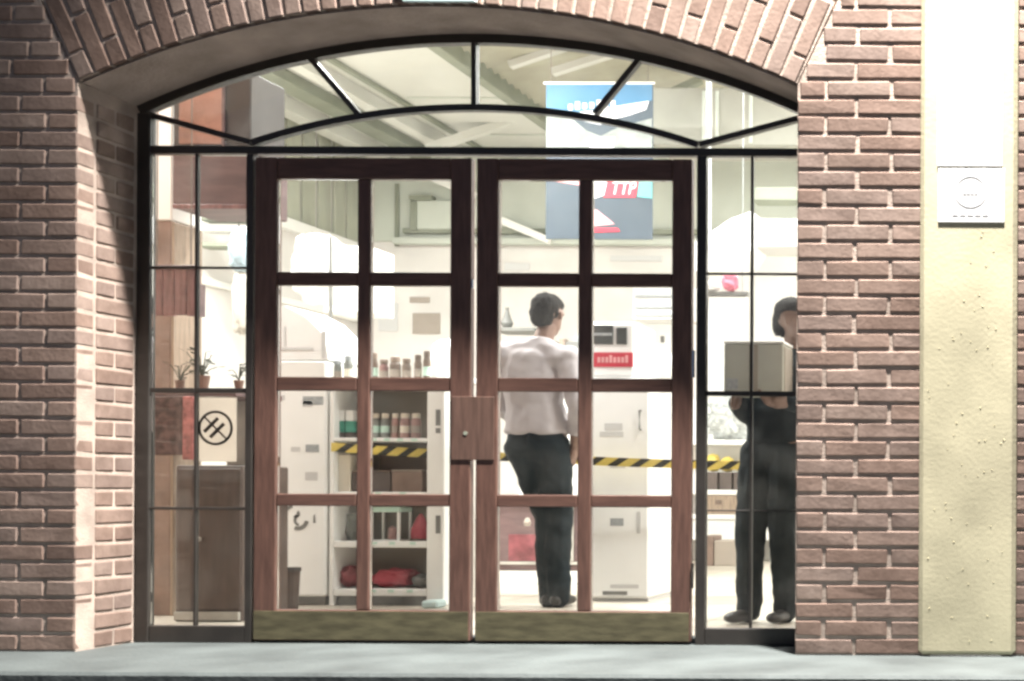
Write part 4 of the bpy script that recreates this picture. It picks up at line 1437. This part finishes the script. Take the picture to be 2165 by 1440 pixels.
# table edge and little vase behind his shoulder
Yv = 5.5
wt = thing('side_shelf', 'thin grey shelf on the rear wall behind the man', 'shelf', at(1085, 700, Yv))
obj('shelf_board', pbox(1040, 692, 1130, 700, Yv, .3, .004), M['midgrey'], wt)
obj('bracket', box(wx(1100, Yv), wx(1104, Yv), Yv + .3, YB - .001, wz(706, Yv, 1100), wz(700, Yv, 1100), .002), M['midgrey'], wt)
p = at(1072, 691.5, Yv + .1)
vz = obj('small_vase', lathe(p.x, p.y, [(.035, p.z), (.05, p.z + .03), (.03, p.z + .08), (.012, p.z + .14), (.016, p.z + .16)], 14), M['midgrey'])
tag(vz, 'small pointed grey vase on the thin shelf behind the man', 'vase')
Yv = 4.6
st2 = obj('counter_box', pbox(1196, 722, 1262, 742, Yv, .3, .006), M['midgrey'])
tag(st2, 'flat dark grey tray on the far counter beside the shirted man', 'tray')
cw = thing('far_counter', 'white far counter beyond the standing man', 'counter', at(1190, 1200, Yv))
obj('front', box(wx(1100, Yv), wx(1262, Yv), Yv - .02, Yv + .5, ZF, wz(745, Yv, 1200), .006), M['white'], cw)
obj('top', box(wx(1095, Yv), wx(1266, Yv), Yv - .04, Yv + .52, wz(744.5, Yv, 1200), wz(742.5, Yv, 1200), .002), M['gloss_white'], cw)

# white counter cabinet with machine on it
Y = 2.32
xa_, xb_ = wx(1236, Y), wx(1374, Y)
zt_ = wz(798, Y, 1330)
wc = thing('white_cabinet', 'white cabinet with small grey stickers under the machine with red label', 'cabinet', ((xa_ + xb_) / 2, Y + .2, ZF))
obj('body', box(xa_, xb_, Y, Y + .5, ZF + .02, zt_, .012), M['gloss_white'], wc)
obj('foot_panel', box(xa_ + .01, xb_ - .01, Y + .02, Y + .48, ZF, ZF + .02, .001), M['ink_pale'], wc)
for a, b, c, d_, m in ((1278, 895, 1316, 910, 'ink_pale'), (1268, 913, 1318, 924, 'ink_pale'), (1290, 976, 1322, 990, 'ink_pale'), (1290, 1096, 1318, 1112, 'ink_grey'), (1290, 1236, 1350, 1244, 'ink_pale'), (1274, 1250, 1326, 1258, 'midgrey')):
    obj('sticker', pbox(a, b, c, d_, Y - .002, .0018, 0), M[m], wc)
p0, p1 = at(1352, 868, Y - .02), at(1352, 908, Y - .02)
obj('handle', tube([p0 + Vector((0, .02, 0)), p0, p1, p1 + Vector((0, .02, 0))], .007, 8), M['midgrey'], wc)
obj('hinge', pbox(1346, 1082, 1354, 1128, Y - .006, .006, .001), M['ink_pale'], wc)
zt_cab = zt_
mc = thing('counter_machine', 'white rounded counter machine with two dark windows and a red label', 'machine', at(1320, 798, Y))
zm = wz(680, Y, 1330)
obj('body', box(xa_ + .01, wx(1340, Y), Y + .02, Y + .42, zt_ + .001, zm, .016), M['gloss_white'], mc)
obj('dark_window', pbox(1254, 688, 1296, 728, Y + .010, .009, .002), M['dark'], mc)
obj('dark_window', pbox(1303, 692, 1325, 728, Y + .010, .009, .002), M['dark'], mc)
obj('button_row', pbox(1256, 704, 1294, 710, Y + .007, .0028, .001), M['ink_grey'], mc)
obj('red_label', pbox(1255, 745, 1338, 776, Y + .012, .007, .002), M['redprint'], mc)
bm = bmesh.new()
for i in range(8):
    a, b = at(1263 + i * 8.4, 767, Y + .010), at(1263 + i * 8.4 + 6, 755 - 4 * (i in (3, 7)), Y + .010)
    add_box(bm, a.x, b.x, Y + .0095, Y + .0115, a.z, b.z)
obj('label_lettering', bm, M['pink'], mc)
dm = at(1382, 742, Y + .2)
obj('round_hopper', lathe(wx(1384, Y + .22), Y + .26, [(.09, zt_ + .001), (.095, zt_ + .10), (.085, zt_ + .17), (.055, zt_ + .21), (.0, zt_ + .225)], 24), M['gloss_white'], mc, True)
obj('knob', pbox(1396, 710, 1404, 724, Y + .10, .02, .002), M['midgrey'], mc)
lb = thing('wall_cabinet', 'pale grey wall cabinet with horizontal lines above the round hopper', 'cabinet', at(1380, 680, 4.4))
obj('carcass', pbox(1338, 604, 1462, 676, 4.4, .3, .006), M['ink_pale'], lb)
for py in (624, 648, 664):
    obj('line', pbox(1342, py, 1458, py + 4, 4.39, .009, .001), M['ink_grey'], lb)

# hanging banner
Y = 4.0
bnr = thing('hanging_banner', 'tall blue banner with red lettering and a pink mountain hanging from the roof', 'banner', at(1267, 506, Y))
obj('sheet', pbox(1154, 176, 1380, 506, Y, .012, .002), M['navy'], bnr)
pr = lambda pts, dy: prism([(at(x, y_, Y).x, at(x, y_, Y).z) for x, y_ in pts], Y - dy, Y - dy + .0012)
obj('blue_top', pr([(1155, 177), (1379, 177), (1379, 212), (1340, 222), (1290, 236), (1155, 242)], .002), M['blue'], bnr)
obj('white_cloud', pr([(1205, 240), (1250, 234), (1310, 224), (1372, 214), (1366, 232), (1330, 244), (1296, 252), (1270, 264), (1240, 258), (1215, 250)], .0035), M['gloss_white'], bnr)
obj('misty_area', pr([(1155, 242), (1200, 243), (1240, 276), (1270, 288), (1310, 268), (1379, 250), (1379, 330), (1155, 330)], .002), M['mistgrey'], bnr)
obj('white_cloud', pr([(1246, 292), (1300, 290), (1296, 330), (1250, 330)], .0035), M['gloss_white'], bnr)
obj('pink_band', pr([(1166, 366), (1228, 366), (1226, 392), (1172, 384)], .0035), M['pink'], bnr)
obj('white_block', pr([(1246, 366), (1290, 366), (1280, 412), (1246, 424)], .0035), M['sign_white'], bnr)
obj('red_block', pr([(1288, 366), (1354, 366), (1344, 418), (1276, 418)], .0045), M['redprint'], bnr)
c = at(1316, 399, Y - .006)
text_part('red_lettering', 'TTP', bnr, M['sign_white'], c, .13, .17, 0, .25)
c = at(1250, 215, Y - .006)
bm = bmesh.new()
for i in range(7):
    a, b = at(1202 + i * 15, 233 - i * 1.3, Y), at(1202 + i * 15 + 9, 221 - i * 1.3 - 4 * (i % 3 == 1), Y)
    add_box(bm, a.x, b.x, Y - .0046, Y - .0036, a.z, b.z)
obj('white_lettering', bm, M['sign_white'], bnr)
obj('teal_patch', pr([(1354, 366), (1379, 366), (1379, 420), (1348, 416)], .0035), M['teal'], bnr)
obj('mountain', pr([(1246, 440), (1262, 444), (1290, 466), (1300, 474), (1246, 480)], .0035), M['pink'], bnr)
obj('red_lines', pr([(1246, 482), (1306, 482), (1312, 490), (1246, 492)], .0035), M['redprint'], bnr)
obj('rod', tube([at(1150, 176, Y), at(1384, 176, Y)], .009, 8), M['white'], bnr)
bm = bmesh.new()
for px in (1165, 1370):
    p = at(px, 175, Y)
    add_tube(bm, [p, Vector((p.x, p.y, 4.4))], .003, 6)
obj('cord', bm, M['ink'], bnr)

# =================================================================== BEHIND THE RIGHT SIDE WINDOW
Y = 2.9
wp = thing('white_board', 'white board hung on cords with a pink rosette on its rail, behind the side window', 'board', at(1535, 830, Y))
obj('board', pbox(1484, 626, 1577, 836, Y, .03, .004), M['gloss_white'], wp)
bm = bmesh.new()
for px in (1492, 1570):
    p = at(px, 616, Y + .01)
    add_tube(bm, [p, Vector((p.x, p.y, 4.3))], .003, 6)
obj('cord', bm, M['ink_grey'], wp)
obj('top_rail', pbox(1480, 616, 1582, 625, Y - .01, .04, .003), M['midgrey'], wp)
p = at(1545, 597, Y + .01)
rs = obj('pink_rosette', cloth_lump(p.x - .05, p.x + .05, Y - .04, Y + .03, at(1545, 615.5, Y).z, at(1545, 578, Y).z, 7, 4, .25), mat('pink_paper', (.72, .2, .28), .8, var=.3, scale=25), None, True)
tag(rs, 'crumpled pink paper rosette on the rail of the white board', 'rosette')
wp2 = obj('white_parcel', cloth_lump(wx(1486, Y), wx(1520, Y), Y - .03, Y + .1, wz(615.5, Y, 1500), wz(592, Y, 1500), 9, 3, .15), M['gloss_white'], None, True)
tag(wp2, 'small white parcel next to the pink rosette', 'parcel')
Y = 3.4
ul = thing('white_canopy', 'sloping white cloth canopy high behind the side window', 'canopy', at(1540, 575, Y))
pr = [at(x, y_, Y) for x, y_ in ((1470, 572), (1470, 512), (1500, 492), (1545, 462), (1590, 446), (1592, 520), (1575, 548), (1548, 556), (1520, 572))]
obj('cloth', prism([(p.x, p.z) for p in pr], Y, Y + .4), M['gloss_white'], ul)
obj('grey_return', pbox(1594, 462, 1760, 524, Y + .1, .3, .01), M['ink_pale'], ul)
obj('pole', tube([at(1500, 495, Y + .2), Vector((at(1500, 495, Y + .2).x, Y + .2, 4.3))], .010, 6), M['ink_pale'], ul)
bb = obj('roof_beam', pbox(1588, 396, 1900, 424, 4.0, .2, .006), M['trim_grey'])
tag(bb, 'grey green roof beam seen above the person in the side window', 'beam')
bb = obj('roof_beam', pbox(1470, 506, 1900, 530, 4.3, .25, .006), M['panel'])
tag(bb, 'lower pale grey beam just above the wall top in the side window', 'beam')

# far stock shelf
Y = 6.9
X0, X1 = wx(1362, Y), wx(1640, Y)
fs = thing('stock_shelf', 'white stock shelf with yellow packets against the rear wall beyond the side window', 'shelf unit', ((X0 + X1) / 2, Y + .2, ZF))
obj('back_panel', box(X0, X1, Y + .36, Y + .38, ZF, wz(840, Y, 1540), .003), M['white'], fs)
zz_ = {}
for nm, py in (('t', 930), ('m', 1036), ('b', 1088)):
    z = wz(py, Y, 1540)
    zz_[nm] = z
    obj('shelf_board', box(X0, X1, Y, Y + .359, z - .045, z, .004), M['white'], fs)
obj('lower_panel', box(X0 + .01, X1 - .01, Y + .02, Y + .359, ZF + .2, zz_['b'] - .046, .004), M['white'], fs)
obj('leg', box(X0, X0 + .05, Y, Y + .3, ZF, ZF + .199, .003), M['midgrey'], fs)
obj('leg', box(X1 - .05, X1, Y, Y + .3, ZF, ZF + .199, .003), M['midgrey'], fs)
pk = obj('plastic_bags', cloth_lump(wx(1486, Y), wx(1590, Y), Y + .02, Y + .34, zz_['t'] + .002, wz(838, Y, 1540), 12, 4, .3), M['plastic'], None, True)
tag(pk, 'crumpled clear plastic bags piled on the stock shelf', 'bags')
for i, (a, b) in enumerate(((1490, 1516), (1520, 1546), (1550, 1578))):
    o = obj('yellow_packet', cloth_lump(wx(a, Y), wx(b, Y), Y + .02, Y + .2, zz_['m'] + .17, zz_['m'] + .17 + .17 - .03 * i, 20 + i, 3, .2), M['yellow'], None, True)
    tag(o, ('yellow packet on the dark boxes, nearest the door frame', 'yellow packet on the dark boxes, middle one of three', 'yellow packet on the dark boxes, nearest the dark clothed person')[i], 'packet', 'yellow packets on the stock shelf')
    o = obj('dark_box', box(wx(a, Y), wx(b, Y), Y + .03, Y + .3, zz_['m'] + .002, zz_['m'] + .165, .005), M['box_dark'])
    tag(o, ('dark box on the stock shelf nearest the door frame', 'middle dark box of the three under the yellow packets', 'dark box on the stock shelf nearest the dark clothed person')[i], 'box', 'dark boxes on the stock shelf')
wbx = thing('wooden_crate', 'pale wooden crate with a dark round hole between two shelf boards', 'crate', at(1520, 1086, Y))
a, b = at(1480, 1086, Y), at(1556, 1048, Y)
obj('crate_body', box(a.x, b.x, Y + .01, Y + .3, zz_['b'] + .002, zz_['m'] - .048, .005), M['wood_tan'], wbx)
p = at(1519, 1062, Y)
hh = obj('hole', box(p.x - .03, p.x + .03, Y + .005, Y + .0095, p.z - .02, p.z + .02, .001), M['box_brown'], wbx)
Y = 6.2
cr = obj('beige_carton', pbox(1510, 1128, 1556, 1182, Y, .3, .006), M['card'])
cr.location.z = ZF
tag(cr, 'beige carton on the floor under the stock shelf', 'carton')
cr = obj('brown_carton', pbox(1484, 1118, 1508, 1182, Y, .3, .006), M['box_brown'])
cr.location.z = ZF
tag(cr, 'brown carton on the floor beside the beige carton', 'carton')

# =================================================================== MORE STOCK AND PAPERS
Yw = YB - .012
for i, (a, b, c, d_, m, l) in enumerate(((800, 640, 840, 700, 'ink_pale', 'pale notice on the rear wall above the tall dark bottle'),
                                         (872, 662, 930, 706, 'card', 'beige notice on the rear wall above the shelf unit'),
                                         (866, 628, 908, 640, 'card', 'narrow brownish strip fixed to the rear wall beside the meeting door leaves'),
                                         (1066, 556, 1120, 572, 'ink_pale', 'long pale notice under the ledge above the man'),
                                         (1290, 540, 1400, 552, 'ink_pale', 'thin pale strip on the rear wall below the hanging banner'))):
    o = obj('wall_notice', pbox(a, b, c, d_, Yw, .010, .001), M[m])
    tag(o, l, 'notice', 'notices on the rear wall')
pk = obj('soft_bundle', cloth_lump(wx(905, 2.6), wx(960, 2.6), 2.6, 2.8, wz(800, 2.6, 930), wz(712, 2.6, 930), 31, 4, .2), M['gloss_white'], None, True)
tag(pk, 'white soft bundle beyond the shelf unit beside the door meeting edge', 'bundle')
sh = thing('storage_table', 'white table behind the shelf unit carrying the soft bundle', 'table', (wx(960, 2.6), 2.7, ZF))
obj('top', box(wx(900, 2.6), wx(1010, 2.6), 2.56, 2.9, wz(812, 2.6, 930), wz(801, 2.6, 930), .004), M['white'], sh)
for px in (904, 1002):
    obj('leg', box(wx(px, 2.6), wx(px, 2.6) + .03, 2.58, 2.61, ZF, wz(813, 2.6, 930), .002), M['white'], sh)
# small pale price cards along the shelf edges
Y = 1.95
bm = bmesh.new()
for nm, xs in (('a', (790, 818, 846, 876)), ('c', (792, 830, 874)), ('d', (790, 828, 868)), ('b', (800, 852))):
    for px in xs:
        x = wx(px, Y)
        z = boards[nm]
        add_box(bm, x - .016, x + .016, Y + .0005, Y + .0035, z - .017, z - .002)
o = obj('price_cards', bm, M['mint'], su)
# packets on the far counter and beside the counter machine
for i, (a, b, y0_, m, l) in enumerate(((1182, 1194, 716, 'jar', 'brown packet on the far counter right behind the shirted man'),
                                       (1212, 1226, 708, 'ink_grey', 'grey packet standing on the dark tray on the far counter'),
                                       (1344, 1352, 742, 'ink_pale', 'thin pale packet between the counter machine and its round hopper'))):
    Yq = 4.65 if i < 2 else 2.5
    zb = wz(742.5, 4.6, 1200) if i == 0 else (wz(722, 4.6, 1210) if i == 1 else zt_cab)
    o = obj('packet', box(wx(a, Yq), wx(b, Yq), Yq, Yq + .08, zb + .001, wz(y0_, Yq, a), .003), M[m])
    tag(o, l, 'packet')

obj('parcel_tape', pbox(1584, 728, 1602, 833, .7985, .0012, 0), M['shelfback'], cb)
obj('corner_print', pbox(1536, 800, 1560, 824, .7985, .0012, 0), M['ink_grey'], cb)
# things on the near end of the far stock shelf, beside the white cabinet
Y = 6.2
gc = thing('carton', 'grey green carton on the floor right beside the white cabinet', 'carton', at(1398, 1184, Y))
obj('carton_body', box(wx(1380, Y), wx(1424, Y), Y, Y + .3, ZF, wz(1120, Y, 1400), .005), M['panel'], gc)
obj('side_print', pbox(1381, 1132, 1386, 1172, Y - .002, .0018, 0), M['dark'], gc)
Y = 6.9
for i, (a, b, y0_, m, l) in enumerate(((1376, 1392, 1002, 'jar', 'brown tin on the stock shelf nearest the white cabinet'),
                                       (1394, 1408, 996, 'red', 'red tin on the stock shelf beside the white cabinet'),
                                       (1412, 1428, 1006, 'yellow', 'yellow tin on the stock shelf behind the door stile'))):
    xx = wx((a + b) / 2, Y)
    r = (b - a) / 2 * (Y + D_FRONT) / F_PX
    t = thing('tin', l, 'tin', (xx, Y + .12, zz_['m'] + .002), 'tins on the stock shelf')
    z0, z1 = zz_['m'] + .002, wz(y0_, Y, a)
    obj('tin_body', lathe(xx, Y + .12, [(r, z0), (r, z1 - .008)], 16), M[m], t)
    obj('lid', lathe(xx, Y + .12, [(r * 1.04, z1 - .0075), (r * 1.04, z1)], 16), M['midgrey'], t)
hk = thing('hanging_tools', 'dark tools hanging above the stock shelf beside the white cabinet', 'tools', at(1400, 935, Y))
obj('rail', tube([at(1380, 838, Y + .3), at(1440, 838, Y + .3)], .008, 6), M['midgrey'], hk)
for px, y1_, w in ((1388, 905, .016), (1401, 932, .012), (1413, 912, .02)):
    p, q = at(px, 838, Y + .28), at(px - 3, y1_, Y + .28)
    obj('tool', add_tube(bmesh.new(), [p, p.lerp(q, .6), q], [w * .4, w * .5, w], 8), M['dark'], hk)
